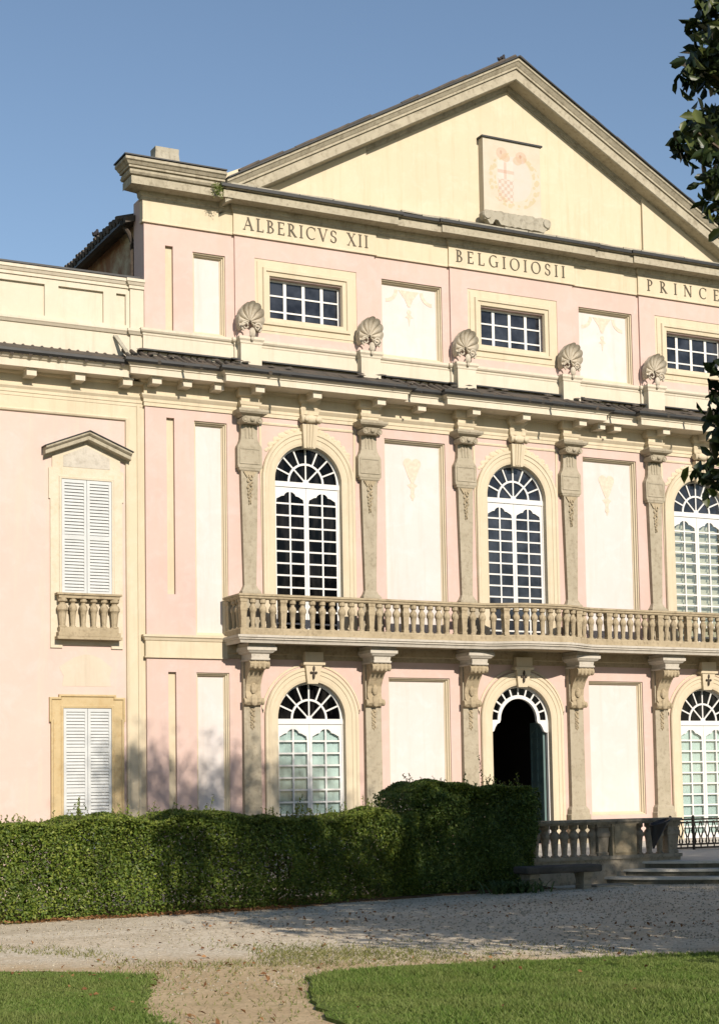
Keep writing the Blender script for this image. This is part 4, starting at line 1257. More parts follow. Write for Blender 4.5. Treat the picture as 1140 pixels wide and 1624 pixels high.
def upper_wing_window(c):
    m = MB()
    # stone surround with ears, frieze and pediment
    m.plate([(c - 0.74, 4.50), (c - 0.50, 4.50), (c - 0.50, 4.56), (c + 0.50, 4.56), (c + 0.50, 4.50), (c + 0.74, 4.50), (c + 0.74, 7.45), (c + 0.77, 7.45), (c + 0.77, 8.06), (c + 0.70, 8.08), (c + 0.70, 8.30), (c, 8.66), (c - 0.70, 8.30), (c - 0.70, 8.08), (c - 0.77, 8.06), (c - 0.77, 7.45), (c - 0.74, 7.45)],
            [rect(c - 0.515, c + 0.515, 5.55, 7.86)], WY - 0.035, WY + 0.02)
    m.trim(rect(c - 0.515, c + 0.515, 5.55, 7.86), [(0.0, 0.03), (0.0, 0.05), (0.04, 0.055), (0.06, 0.03)], True, WY)
    wn = m.build('shuttered_window', 'surround_pale', wing, origin=(c, WY, 4.5))
    m = MB()
    vs = []; prof = [(0.0, 0.0), (0.26, 0.0), (0.26, -0.04), (0.22, -0.07), (0.20, -0.08), (0.20, -0.15), (0.07, -0.16), (0.05, -0.21), (0.0, -0.21)]
    n = len(prof)
    for x in (-0.88, 0, 0.88):
        for d, h in prof: vs.append((c + x, WY - d, 8.80 - 0.40 * abs(x) + h))
    fs = []
    for i in (0, 1):
        for j in range(n):
            k = (j + 1) % n; fs.append((i * n + j, (i + 1) * n + j, (i + 1) * n + k, i * n + k))
    fs += [tuple(range(n))[::-1], tuple(2 * n + j for j in range(n))]
    m.add(vs, fs)
    hd = m.build('window_pediment', 'corn', wn)
    vs = []
    for x in (-0.91, 0, 0.91):
        for d, h in ((0.0, 0.005), (0.29, 0.005), (0.29, 0.02), (0.0, 0.03)): vs.append((c + x, WY - d, 8.80 - 0.40 * abs(x) + h))
    MB().add(vs, [(0, 4, 5, 1), (1, 5, 6, 2), (2, 6, 7, 3), (4, 8, 9, 5), (5, 9, 10, 6), (6, 10, 11, 7), (0, 1, 2, 3), (8, 11, 10, 9)]).build('flashing', 'gutter', hd)
    MB().plate([(c - 0.48, 8.10), (c + 0.48, 8.10), (c + 0.48, 8.32), (c, 8.54), (c - 0.48, 8.32)], [], WY - 0.042, WY - 0.03).build('frieze_panel', 'marble', wn)
    for s in (-1, 1):
        a, b = sorted((c + s * 0.51, c + s * 0.004))
        shutter_leaf(a, b, 5.56, 7.85, [6.70], wn)
    # little balustrade under the window
    bb = MB().box(c - 0.63, c + 0.63, WY - 0.22, WY, 4.72, 4.80).box(c - 0.66, c + 0.66, WY - 0.24, WY, 4.66, 4.715).build('sill_balcony', 'stone', wn)
    m = MB().box(c - 0.60, c + 0.60, WY - 0.19, WY - 0.02, 4.801, 4.90); m.box(c - 0.62, c + 0.62, WY - 0.21, WY - 0.005, 5.47, 5.53); m.box(c - 0.66, c + 0.66, WY - 0.24, WY - 0.003, 5.531, 5.57)
    for i in range(6):
        x = c - 0.53 + 1.06 * i / 5
        q = baluster(bb, 0.58, 'stone', 1.4 if i in (0, 5) else 1.05)
        q.location = Vector((x, WY - 0.12, 4.895)) - wloc(bb)
    m.build('handrail', 'stone', bb)
    return wn
def lower_wing_window(c):
    m = MB()
    o = [(c - 0.74, -0.1), (c + 0.74, -0.1), (c + 0.74, 3.05), (c + 0.77, 3.05), (c + 0.77, 3.53), (c + 0.58, 3.53), (c + 0.58, 3.585), (c - 0.58, 3.585), (c - 0.58, 3.53), (c - 0.77, 3.53), (c - 0.77, 3.05), (c - 0.74, 3.05)]
    m.plate(o, [rect(c - 0.49, c + 0.49, 0.55, 3.32)], WY - 0.045, WY + 0.02)
    m.trim(o, [(0.0, 0.04), (0.0, 0.07), (-0.035, 0.075), (-0.06, 0.04)], True, WY)
    m.trim(rect(c - 0.49, c + 0.49, 0.55, 3.32), [(0.0, 0.04), (0.0, 0.055), (0.04, 0.06), (0.06, 0.04)], True, WY)
    wn = m.build('shuttered_window', 'surround', wing, origin=(c, WY, 0))
    for s in (-1, 1):
        a, b = sorted((c + s * 0.485, c + s * 0.004))
        shutter_leaf(a, b, 0.56, 3.31, [0.95, 1.71, 2.50], wn)
    # bare plaster patch where a cartouche has come away
    m = MB()
    pts = [(-0.50, 3.75), (0.50, 3.75), (0.47, 3.95), (0.53, 4.12), (0.42, 4.20), (0.30, 4.30), (0.12, 4.37), (-0.05, 4.38), (-0.25, 4.32), (-0.42, 4.22), (-0.56, 4.12), (-0.47, 3.95)]
    m.plate([(c + a, b) for a, b in pts], [], WY - 0.004, WY + 0.01)
    m.build('bare_plaster_patch', 'patch', wn)
    return wn
for c in wcx:
    upper_wing_window(c); lower_wing_window(c)

# ================================================================== TERRACE
terr = thing('stone_terrace', (0, -5, 0), 'low stone terrace with three curved steps in front of the palace door', 'terrace')
BY = -8.15                               # line of the terrace balustrade
def ell(rx, ry, cy=-7.6, n=48):
    return [(rx * math.cos(PI + PI * i / n), cy + ry * math.sin(PI + PI * i / n)) for i in range(n + 1)]
MB().prism([(-6.2, -7.95), (6.2, -7.95), (6.2, 0.0), (-6.2, 0.0)], -0.2, FL).build('platform', 'tread', terr)
def step(rx, ry, z0, z1):
    st = MB().prism([(x, y) for x, y in ell(rx - 0.05, ry - 0.05)], z0 - 0.02, z1 - 0.04).build('step', 'riser', terr)
    MB().prism(ell(rx, ry), z1 - 0.0399, z1 - 0.010).prism(ell(rx - 0.012, ry - 0.012), z1 - 0.0101, z1).build('tread', 'tread', st)
step(3.92, 2.72, -0.05, 0.113)
step(3.56, 2.36, 0.113, 0.227)
step(3.20, 2.00, 0.227, FL + 0.004)

tb = thing('terrace_balustrade', (-4, BY, 0), 'stained stone balustrade standing at the edge of the low terrace beside the steps', 'balustrade')
TX0, TX1 = -6.1, -2.28
MB().box(TX0, TX1 + 0.1, BY - 0.16, BY + 0.25, -0.1, 0.40).box(TX0, TX1 + 0.12, BY - 0.19, BY + 0.20, 0.40, 0.46).build('base_wall', 'terr', tb)
MB().box(TX0, TX1 + 0.12, BY - 0.16, BY + 0.16, 0.985, 1.02).box(TX0, TX1 + 0.14, BY - 0.19, BY + 0.19, 1.021, 1.065).build('handrail', 'terr', tb)
MB().box(-3.60, -3.10, BY - 0.17, BY + 0.15, 0.46, 0.985).box(-3.56, -3.14, BY - 0.185, BY - 0.1, 0.50, 0.95).build('pier', 'stone', tb)
tb0 = None
for x in [-5.98 + 0.19 * i for i in range(12)] + [-2.93, -2.72, -2.5]:
    if tb0 is None:
        tb0 = MB().lathe((0, 0, 0), [(r_ * 1.1, z * 0.53 / 0.60) for r_, z in BAL], 8).build('baluster', 'terr', tb, smooth=True)
        tb0.location = Vector((x, BY, 0.458)) - wloc(tb)
    else: dup(tb0, tb, Vector((x, BY, 0.458)) - wloc(tb))
pd = None
for x in (-3.74, TX1):
    q = pedestal(tb, 0.53, 'terr', 0.11); q.location = Vector((x, BY, 0.458)) - wloc(tb)

rl = thing('iron_railing', (3.0, -5.0, FL), 'low dark wrought iron railing on the terrace in front of the ground floor window', 'railing')
RX0, RX1, RY = 0.16, 5.6, -5.0
m = MB()
for z in (0.36, 0.43, 0.86, 0.92):
    m.box(RX0, RX1, RY - 0.012, RY + 0.015, z, z + 0.034)
m.build('rails', 'iron', rl)
m = MB()
n = int((RX1 - RX0) / 0.165)
for i in range(n):
    x = RX0 + 0.10 + i * 0.165
    for s in (-1, 1):
        m.tube([(x + s * 0.03, RY, 0.45), (x + s * 0.018, RY, 0.60), (x + s * 0.06, RY, 0.72), (x + s * 0.02, RY, 0.86)], 0.016, 5)
        m.tube([(x + s * 0.01, RY, 0.455), (x + s * 0.05, RY, 0.50), (x + s * 0.03, RY, 0.56)], 0.013, 5)
    m.tube([(x, RY, 0.385), (x, RY, 0.43)], 0.015, 5)
    m.lathe((x, RY - 0.01, 0.89), [(0.018, 0), (0.018, 0.02)], 8, 'y')
m.build('scrollwork', 'iron', rl)
for i in range(5):
    x = RX0 + 0.02 + i * (RX1 - RX0 - 0.04) / 4
    q = MB().box(x - 0.02, x + 0.02, RY - 0.02, RY + 0.02, FL, 0.97).blob((x, RY, 0.99), 0.03, 0.03, 0.03).build('post', 'iron', rl)
q = MB().box(0.72, 0.76, RY - 0.02, RY + 0.02, FL, 0.97).blob((0.74, RY, 0.99), 0.03, 0.03, 0.03).build('post', 'iron', rl)

be = thing('stone_bench', (-5.35, -9.15, 0), 'dark stone slab bench on two carved pale legs before the terrace balustrade', 'bench')
MB().box(-5.98, -4.55, -9.36, -8.94, 0.27, 0.385).build('seat', 'bench', be, bevel=0.03)
for x in (-5.80, -4.78):
    m = MB()
    m.box(x - 0.09, x + 0.09, -9.30, -9.0, 0.23, 0.268)
    m.herm(x, [(-0.05, 0.075, -9.26), (0.05, 0.075, -9.26), (0.07, 0.06, -9.24), (0.14, 0.06, -9.24), (0.20, 0.08, -9.28), (0.229, 0.08, -9.28)], -9.02)
    m.build('leg', 'terr', be)
tag(MB().box(-4.45, -3.72, -9.05, -8.75, -0.02, 0.03).build('paving_slab', 'terr', bevel=0.01), 'flat grey paving slab lying on the gravel beside the bottom step', 'slab')

bn = thing('litter_bin', (-2.86, BY - 0.3, 0.55), 'black bag litter bin hung on the outside of the terrace balustrade', 'litter bin')
m = MB()
vs = []; fs = []
rows = [(0.0, 0.02, -0.13), (0.10, 0.05, -0.10), (0.22, 0.10, -0.06), (0.36, 0.15, -0.01), (0.44, 0.175, 0.02)]
for h, r_, dx in rows:
    for s in range(14):
        a = 2 * PI * s / 14
        k = 1 + 0.06 * math.sin(s * 2.7 + h * 9)
        vs.append((-2.80 + dx + r_ * k * math.cos(a), BY - 0.40 + r_ * 0.75 * k * math.sin(a), 0.56 + h + 0.05 * math.cos(a) * (h / 0.44)))
for i in range(4):
    for s in range(14):
        t = (s + 1) % 14; fs.append((i * 14 + s, i * 14 + t, i * 14 + 14 + t, i * 14 + 14 + s))
fs.append(tuple(range(14))[::-1])
m.add(vs, fs)
m.build('bag', 'bin', bn, smooth=True)
m = MB()
m.tube([(-2.78 + 0.185 * math.cos(2 * PI * s / 20), BY - 0.40 + 0.14 * math.sin(2 * PI * s / 20), 1.0 + 0.055 * math.cos(2 * PI * s / 20)) for s in range(21)], 0.016, 6)
m.tube([(-2.78, BY - 0.27, 0.99), (-2.78, BY - 0.19, 0.95)], 0.015, 6)
m.build('hoop', 'gutter', bn)

# ================================================================== GROUND
tag(MB().box(-400, 400, -300, 600, -0.6, -0.03).build('ground', 'ground'), kind='structure')
random.seed(21)
def wob(pts, amp, step_=0.25, seed=0):
    rs = random.Random(seed); out = []
    for i in range(len(pts) - 1):
        a, b = Vector(pts[i]), Vector(pts[i + 1]); n = max(1, int((b - a).length / step_))
        for k in range(n):
            p = a.lerp(b, k / n)
            out.append((p.x + rs.uniform(-amp, amp), p.y + rs.uniform(-amp, amp)))
    out.append(pts[-1])
    return out
def sheet(name, poly, z, mat, kind='structure', thick=0.02):
    m = MB()
    tri = tessellate_polygon([[Vector((p[0], p[1], 0)) for p in poly]])
    n = len(poly)
    vs = [(p[0], p[1], z) for p in poly] + [(p[0], p[1], z - thick) for p in poly]
    fs = [tuple(t) for t in tri]
    for i in range(n):
        j = (i + 1) % n; fs.append((i, j, j + n, i + n))
    m.add(vs, fs)
    return tag(m.build(name, mat), kind=kind)
def surface(name, x0, x1, y0, y1, nx, ny, fn, mat):
    xs_ = np.linspace(x0, x1, nx); ys_ = np.linspace(y0, y1, ny)
    Xg, Yg = np.meshgrid(xs_, ys_)
    Zg = fn(Xg, Yg)
    v = np.stack([Xg, Yg, Zg], -1).reshape(-1, 3)
    i = np.arange(nx - 1)[None, :] + (np.arange(ny - 1) * nx)[:, None]
    q = np.stack([i, i + 1, i + nx + 1, i, i + nx + 1, i + nx], -1).reshape(-1)
    ob = fast_mesh(name, v, q, mat)
    ob.data.polygons.foreach_set('use_smooth', [True] * len(ob.data.polygons))
    return tag(ob, kind='structure')
sheet('gravel', [(-60, -18.6), (60, -18.6), (60, 0.2), (-60, 0.2)], 0.0, 'gravel')
# lawns: (outline of the two plots)
L1 = [(-15.95, -21.5), (-15.80, -19.6), (-15.45, -18.4), (-14.85, -16.95), (-15.3, -16.35), (-16.0, -15.75), (-17.5, -14.9), (-22.0, -13.2), (-40.0, -12.0), (-40.0, -60.0), (-17.2, -60.0), (-16.3, -30.0)]
L2 = [(-14.95, -21.5), (-14.80, -20.4), (-14.35, -19.2), (-13.85, -18.1), (-13.55, -17.85), (-12.8, -17.75), (-11.5, -18.1), (-9.5, -18.55), (-6.0, -19.2), (0.0, -20.0), (20.0, -21.0), (20.0, -60.0), (-15.4, -60.0), (-15.2, -30.0)]
def inside(px, py, poly):
    px = np.asarray(px); py = np.asarray(py); r_ = np.zeros(px.shape, bool); j = len(poly) - 1
    for i in range(len(poly)):
        xi, yi = poly[i]; xj, yj = poly[j]
        c = ((yi > py) != (yj > py)) & (px < (xj - xi) * (py - yi) / (yj - yi + 1e-12) + xi)
        r_ ^= c; j = i
    return r_
W1 = wob(L1, 0.07, 0.16, 1); W2 = wob(L2, 0.06, 0.16, 2)
sheet('path', [(-40, -60), (20, -60), (20, -18.3), (-6, -18.0), (-10.5, -16.5), (-13.2, -14.9), (-15.2, -13.6), (-22, -11.5), (-40, -10.5)], 0.006, 'sand')
sheet('lawn', W1, 0.016, 'turf', thick=0.03)
sheet('lawn', W2, 0.034, 'turf', thick=0.05)
sheet('soil_bed', wob([(-26, -10.4), (-14.6, -10.25), (-11.0, -10.05), (-8.3, -9.4), (-5.2, -8.85), (-5.0, -8.2), (-26, -8.2), (-26, -10.4)], 0.08, 0.3, 4), 0.012, 'soil')

# grass blades
def blades(name, x, y, z, h, mat, seed, width=0.006, lean=0.45):
    rs = np.random.RandomState(seed); n = len(x)
    a = rs.uniform(0, 2 * PI, n); hh = h * rs.uniform(0.5, 1.3, n)
    lx = rs.normal(0, lean, n) * hh; ly = rs.normal(0, lean, n) * hh
    w_ = width * rs.uniform(0.7, 1.4, n)
    v = np.empty((n, 3, 3))
    v[:, 0] = np.stack([x - np.cos(a) * w_, y - np.sin(a) * w_, z], -1)
    v[:, 1] = np.stack([x + np.cos(a) * w_, y + np.sin(a) * w_, z], -1)
    v[:, 2] = np.stack([x + lx, y + ly, z + hh], -1)
    return fast_mesh(name, v.reshape(-1, 3), np.arange(n * 3), mat)
rs = np.random.RandomState(5)
def clumpy(x, y, f, seed):
    r_ = np.random.RandomState(seed); s_ = 0
    for k in range(6):
        a = r_.uniform(0, 2 * PI); fr = f * (0.5 + 0.5 * k)
        s_ = s_ + np.sin(fr * (x * math.cos(a) + y * math.sin(a)) + r_.uniform(0, 6)) / (1 + 0.4 * k)
    return s_
def grass_on(poly, x0, x1, y0, y1, dens, seed):
    r_ = np.random.RandomState(seed)
    n = int((x1 - x0) * (y1 - y0) * dens)
    x = r_.uniform(x0, x1, n); y = r_.uniform(y0, y1, n)
    k = inside(x, y, poly)
    return x[k], y[k]
xa, ya = grass_on(W1, -19.5, -14.7, -22.5, -14.5, 5200, 1)
xb, yb = grass_on(W2, -15.2, -7.5, -24.5, -17.6, 5200, 2)
def edge_dist(x, y, poly):
    d = np.full(x.shape, 9.0)
    for i in range(len(poly)):
        ax, ay = poly[i]; bx, by = poly[(i + 1) % len(poly)]
        ex, ey = bx - ax, by - ay
        t = np.clip(((x - ax) * ex + (y - ay) * ey) / (ex * ex + ey * ey + 1e-12), 0, 1)
        d = np.minimum(d, np.hypot(x - ax - t * ex, y - ay - t * ey))
    return d
def thin(x, y, poly, seed):
    r_ = np.random.RandomState(seed)
    e = edge_dist(x, y, poly)
    bare = clumpy(x, y, 2.6, seed + 9)
    k = r_.uniform(0, 1, len(x)) < np.clip(0.25 + e / 0.22 - 0.22 * np.clip(bare, 0, 2), 0.08, 1)
    return x[k], y[k]
xa, ya = thin(xa, ya, L1, 3); xb, yb = thin(xb, yb, L2, 4)
# tufts straying over the edges
r_ = np.random.RandomState(44)
xo, yo = r_.uniform(-19.5, -8.5, 60000), r_.uniform(-22.5, -14.6, 60000)
eo = np.minimum(edge_dist(xo, yo, L1), edge_dist(xo, yo, L2))
ko = (~inside(xo, yo, W1)) & (~inside(xo, yo, W2)) & (r_.uniform(0, 1, 60000) < np.exp(-eo / 0.10) * np.clip(0.5 + clumpy(xo, yo, 4.0, 6), 0, 1))
xo, yo = xo[ko], yo[ko]
X_ = np.concatenate([xa, xb, xo]); Y_ = np.concatenate([ya, yb, yo])
Z_ = np.concatenate([np.full(len(xa), 0.014), np.full(len(xb), 0.032), np.full(len(xo), 0.004)])
hh = 0.033 + 0.010 * clumpy(X_, Y_, 3.1, 3)
tag(blades('grass', X_, Y_, Z_, np.clip(hh, 0.014, 0.07), 'blade', 11, 0.0065, 0.6), 'short green lawn grass on both plots beside the sandy path', 'grass', kind='stuff')
# thin weeds in the gravel and on the path
n = 420000
x = rs.uniform(-22, -6, n); y = rs.uniform(-20.5, -11.0, n)
dens = clumpy(x, y, 1.3, 8)
tl = (x + 14.0) * 0.496 + (y + 16.4) * 0.868
band = np.exp(-((tl - 0.75) / 0.85) ** 2) * np.where(tl < -0.3, 0.35, 1.0) + 0.05 * (tl < 0)
left = np.clip(1.0 - (x + 14.2) / 3.5, 0.12, 1.0)
k = (rs.uniform(0, 1, n) < np.clip(0.55 * dens + 0.30, 0, 1) * band * left) & ~inside(x, y, W1) & ~inside(x, y, W2)
tag(blades('weeds', x[k], y[k], np.full(k.sum(), 0.004), np.full(k.sum(), 0.035), 'drygrass', 12, 0.006, 0.7), 'thin dry weeds growing through the gravel near the lawns', 'weeds', kind='stuff')
# fallen leaves
def scatter(n, fn):
    out = []
    while len(out) < n: out.append(fn())
    return np.array(out)
rr = random.Random(9)
c1 = scatter(1500, lambda: (rr.uniform(-18, -10.2), -10.12 + rr.gauss(0, 0.17), 0.03))
heaps = [(rr.uniform(-15, -5), rr.uniform(-17.8, -11.0)) for _ in range(34)]
c2 = scatter(430, lambda: (lambda h: (h[0] + rr.gauss(0, 0.55), h[1] + rr.gauss(0, 0.22), 0.022))(rr.choice(heaps)) if rr.random() < 0.75 else (rr.uniform(-16, -4), rr.uniform(-18.2, -9.5), 0.022))
c3 = scatter(90, lambda: (rr.uniform(-16.0, -13.8), rr.uniform(-20.5, -15.6), 0.028))
c4 = scatter(26, lambda: (rr.uniform(-14, -9.5), rr.uniform(-21.5, -18.2), 0.12))
cc = np.concatenate([c1, c2, c3, c4])
tag(leaves('fallen_leaves', 'deadleaf', cc, np.tile([0, 0, 1.0], (len(cc), 1)), 0.058, 0.55, jitter=0.45, fold=0.14, seed=4), 'brown fallen leaves scattered along the hedge foot and over the gravel', 'leaves', kind='stuff')
# loose stones
n = 14000
px_ = rs.uniform(-20, -2, n); py_ = rs.uniform(-18.4, -9.2, n)
k = ~inside(px_, py_, W1) & ~inside(px_, py_, W2)
px_, py_ = px_[k], py_[k]; n = len(px_)
sz = rs.uniform(0.007, 0.02, n)
base = np.array([(1, 0, 0), (0, 1, 0), (-1, 0, 0), (0, -1, 0), (0, 0, 0.8), (0, 0, -0.3)], float)
v = base[None] * sz[:, None, None] * rs.uniform(0.6, 1.3, (n, 6, 1)) + np.stack([px_, py_, sz * 0.2], -1)[:, None, :]
tri = np.array([(0, 1, 4), (1, 2, 4), (2, 3, 4), (3, 0, 4), (1, 0, 5), (2, 1, 5), (3, 2, 5), (0, 3, 5)]).reshape(-1)
tag(fast_mesh('pebbles', v.reshape(-1, 3), (np.arange(n)[:, None] * 6 + tri[None]).reshape(-1), 'pebble'), 'loose pale pebbles strewn over the gravel drive', 'pebbles', kind='stuff')

# ================================================================== HEDGES
def hedge(name, x0, x1, yf, yb, h0, h1, n, mat, seed, label, size=0.06, gaps=0.0):
    """clipped hedge: leaves through the outer layer of a bumpy box, twigs inside"""
    root = thing(name, ((x0 + x1) / 2, (yf(x0) + yf(x1)) / 2 + 0.5, 0), label, 'hedge')
    r_ = np.random.RandomState(seed)
    def topz(x): return h0 + (h1 - h0) * (x - x0) / (x1 - x0) + 0.025 * np.sin(x * 1.7 + seed) + 0.025 * np.sin(x * 4.3 + 1) + 0.025 * np.sin(x * 9.1 + seed)
    yfv = np.vectorize(yf)
    parts_ = []; nors = []
    # front
    k = int(n * 0.50)
    x = r_.uniform(x0, x1, k); z = r_.uniform(0, 1, k) ** 0.9 * topz(x)
    bump = 0.09 * clumpy(x, z * 1.3, 3.2, seed) * 0.5
    dep = r_.exponential(0.085, k)
    shag = r_.uniform(0, 1, k) < 0.08
    dep = np.where(shag, -r_.exponential(0.045, k), dep)
    y = yfv(x) - bump * 1.7 + dep - 0.05 + 0.10 * (1 - np.clip(z / 0.25, 0, 1)) + 0.10 * np.clip((z - topz(x) + 0.12) / 0.12, 0, 1)
    if gaps:
        g = clumpy(x + 3, z * 2.0, 3.4, seed + 5)
        keep = ~((g > 1.85) & (z > 0.2) & (z < 0.95)) | (r_.uniform(0, 1, k) > gaps)
        x, y, z = x[keep], y[keep], z[keep]
    parts_.append(np.stack([x, y, z], -1)); nors.append(np.tile([0, -0.75, 0.65], (len(x), 1)))
    # top
    k = int(n * 0.34)
    x = r_.uniform(x0, x1, k); t_ = r_.uniform(0, 1, k)
    y = yfv(x) + 0.02 + t_ * (yb - yfv(x))
    z = topz(x) + 0.06 * clumpy(x, y, 3.0, seed + 1) * 0.6 - r_.exponential(0.06, k) + 0.02
    parts_.append(np.stack([x, y, z], -1)); nors.append(np.tile([0, -0.2, 1.0], (k, 1)))
    lit_top = []; fnor = []  # lighter leaves over the top imitate sunlight there; shoots join them below
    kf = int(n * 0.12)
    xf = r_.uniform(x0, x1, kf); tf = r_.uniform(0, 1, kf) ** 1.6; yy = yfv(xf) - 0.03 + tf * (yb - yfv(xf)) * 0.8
    lit_top.append(np.stack([xf, yy, topz(xf) + 0.03 + 0.05 * clumpy(xf, yy, 3.0, seed + 1) * 0.6 - r_.exponential(0.05, kf)], -1)); fnor.append(np.tile([0, -0.4, 0.9], (kf, 1)))
    # ends
    k = int(n * 0.10)
    for xe, nx_ in ((x0, -1), (x1, 1)):
        t_ = r_.uniform(0, 1, k); y = yf(xe) + t_ * (yb - yf(xe)); z = r_.uniform(0, 1, k) * topz(np.full(k, xe))
        x = xe - nx_ * (r_.exponential(0.10, k) - 0.06 - 0.08 * clumpy(y, z, 3.0, seed + 2) * 0.5)
        parts_.append(np.stack([x, y, z], -1)); nors.append(np.tile([nx_, -0.3, 0.5], (k, 1)))
    # older leaves deeper inside
    k = int(n * 0.22)
    x = r_.uniform(x0 + 0.1, x1 - 0.1, k); t_ = r_.uniform(0.15, 0.9, k); z = r_.uniform(0.12, 0.95, k) * topz(x)
    y = yfv(x) + t_ * (yb - yfv(x))
    if gaps:
        g = clumpy(x + 3, z * 2.0, 3.4, seed + 5)
        keep = ~((g > 1.9) & (z > 0.2) & (z < 0.95)) | (r_.uniform(0, 1, k) > gaps)
        x, y, z = x[keep], y[keep], z[keep]
    parts_.append(np.stack([x, y, z], -1)); nors.append(np.tile([0, -1.0, 0.2], (len(x), 1)))
    # shoots standing out of the top
    k = int((x1 - x0) * 40)
    tw = MB()
    for i in range(k):
        xs_ = r_.uniform(x0, x1); ys_ = yf(xs_) + r_.uniform(0.05, 0.7)
        hz = float(topz(np.array(xs_))) - 0.06; L_ = abs(r_.normal(0, 0.10)) + 0.06
        if r_.uniform() < 0.06: L_ += r_.uniform(0.08, 0.22)
        dx, dy = r_.normal(0, 0.28) * L_, r_.normal(0, 0.25) * L_
        tw.tube([(xs_, ys_, hz), (xs_ + dx * 0.5, ys_ + dy * 0.5, hz + L_ * 0.55), (xs_ + dx, ys_ + dy, hz + L_)], [0.004, 0.003, 0.002], 3)
        m_ = int(L_ / 0.018)
        t_ = np.linspace(0.2, 1.0, max(2, m_))
        lit_top.append(np.stack([xs_ + dx * t_ + r_.normal(0, 0.012, len(t_)), ys_ + dy * t_ + r_.normal(0, 0.012, len(t_)), hz + L_ * t_], -1))
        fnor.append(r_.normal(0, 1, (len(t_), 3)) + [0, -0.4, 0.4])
    leaves('foliage', mat, np.concatenate(parts_), np.concatenate(nors), size, 0.5, root, 0.75, 0.12, seed)
    leaves('lit_top_leaves', 'lit_shoots' if mat == 'hedge' else 'hedge', np.concatenate(lit_top), np.concatenate(fnor), size * 0.9, 0.45, root, 0.5, 0.1, seed + 1)
    # stems and inner twigs
    x = x0 + 0.15
    while x < x1:
        yc = (yf(x) + yb) / 2 + r_.uniform(-0.2, 0.2)
        tw.tube([(x, yc, -0.05), (x + r_.uniform(-0.1, 0.1), yc + r_.uniform(-0.1, 0.1), 0.5), (x + r_.uniform(-0.2, 0.2), yc + r_.uniform(-0.2, 0.2), float(topz(np.array(x))) - 0.1)], [0.025, 0.018, 0.006], 5)
        for q in range(9):
            zz = r_.uniform(0.1, 0.9)
            tw.tube([(x, yc, zz), (x + r_.uniform(-0.35, 0.35), yc + r_.uniform(-0.5, 0.5), zz + r_.uniform(0.05, 0.4))], [0.01, 0.003], 4)
        x += r_.uniform(0.22, 0.38)
    tw.build('stems', 'bark', root)
    return root
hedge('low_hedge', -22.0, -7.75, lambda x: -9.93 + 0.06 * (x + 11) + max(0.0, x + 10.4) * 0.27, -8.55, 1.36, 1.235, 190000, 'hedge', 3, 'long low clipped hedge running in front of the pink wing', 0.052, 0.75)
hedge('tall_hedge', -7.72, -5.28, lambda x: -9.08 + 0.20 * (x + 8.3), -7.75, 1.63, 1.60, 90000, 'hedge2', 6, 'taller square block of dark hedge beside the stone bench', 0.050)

# strap-leaved plant at the hedge corner
r_ = np.random.RandomState(17)
root = thing('strap_leaf_plant', (-5.9, -9.55, 0), 'clump of strap leaved plants at the foot of the taller hedge', 'plant')
vs = []; tr = []
for i in range(170):
    bx, by = -6.25 + r_.normal(0, 0.22), -9.35 + r_.normal(0, 0.10)
    a = r_.uniform(0, 2 * PI); L_ = r_.uniform(0.28, 0.52); w_ = 0.016
    pr = None
    for s in range(5):
        t_ = s / 4
        rr_ = L_ * 0.75 * t_; zz = L_ * (1.25 * t_ - 0.95 * t_ * t_)
        cx_, cy_ = bx + math.cos(a) * rr_, by + math.sin(a) * rr_
        ww = w_ * (1 - 0.85 * t_)
        o = len(vs)
        vs += [(cx_ - math.sin(a) * ww, cy_ + math.cos(a) * ww, zz), (cx_ + math.sin(a) * ww, cy_ - math.cos(a) * ww, zz)]
        if pr is not None: tr += [pr, pr + 1, o + 1, pr, o + 1, o]
        pr = o
fast_mesh('leaves', np.array(vs), np.array(tr), 'iris', root)

# weed rooted on the top cornice
root = thing('fern_tuft', (-7.40, -0.48, 14.05), 'small green fern growing out of the top cornice joint', 'plant')
cn = r_.normal(0, 1, (260, 3)) * [0.06, 0.035, 0.075] + [-7.40, -0.50, 14.0]
leaves('leaves', 'blade', cn, r_.normal(0, 1, (260, 3)) + [0, -0.6, 0.5], 0.045, 0.5, root, 0.3, 0.1, 3)

# ================================================================== BIRDS
def pigeon(loc, yaw, label):
    root = thing('pigeon', loc, label, 'bird')
    m = MB()
    P_ = [(-0.19, 0.05), (-0.12, 0.075), (-0.05, 0.10), (0.02, 0.13), (0.07, 0.17), (0.095, 0.205), (0.11, 0.235), (0.125, 0.25), (0.15, 0.245), (0.172, 0.238)]
    Rr = [0.016, 0.026, 0.055, 0.068, 0.062, 0.040, 0.032, 0.033, 0.022, 0.004]
    m.tube([(p[0], 0, p[1]) for p in P_], Rr, 10)
    c_, s_ = math.cos(yaw), math.sin(yaw)
    rot = lambda v: (loc[0] + v[0] * c_ - v[1] * s_, loc[1] + v[0] * s_ + v[1] * c_, loc[2] + v[2])
    m.v = [rot(v) for v in m.v]
    m.build('body', 'bird', root, smooth=True)
    for q in (-1, 1):
        l_ = MB().tube([(0.01, q * 0.03, 0.09), (0.015, q * 0.03, 0.0)], 0.007, 5).tube([(0.015, q * 0.03, 0.004), (0.05, q * 0.035, 0.004)], 0.005, 4)
        l_.v = [rot(v) for v in l_.v]; l_.build('leg', 'bird', root)
        w_ = MB().blob((-0.03, q * 0.058, 0.115), 0.10, 0.018, 0.045, 8, 5)
        w_.v = [rot(v) for v in w_.v]; w_.build('wing', 'bird', root, smooth=True)
pigeon((-0.30, -0.30, 18.25 - SL * 0.30 + 0.03), R(35), 'dark pigeon perched just beside the pediment apex')
pigeon((-9.08, 2.35, 13.60), R(60), 'dark pigeon standing on the side roof above the parapet')

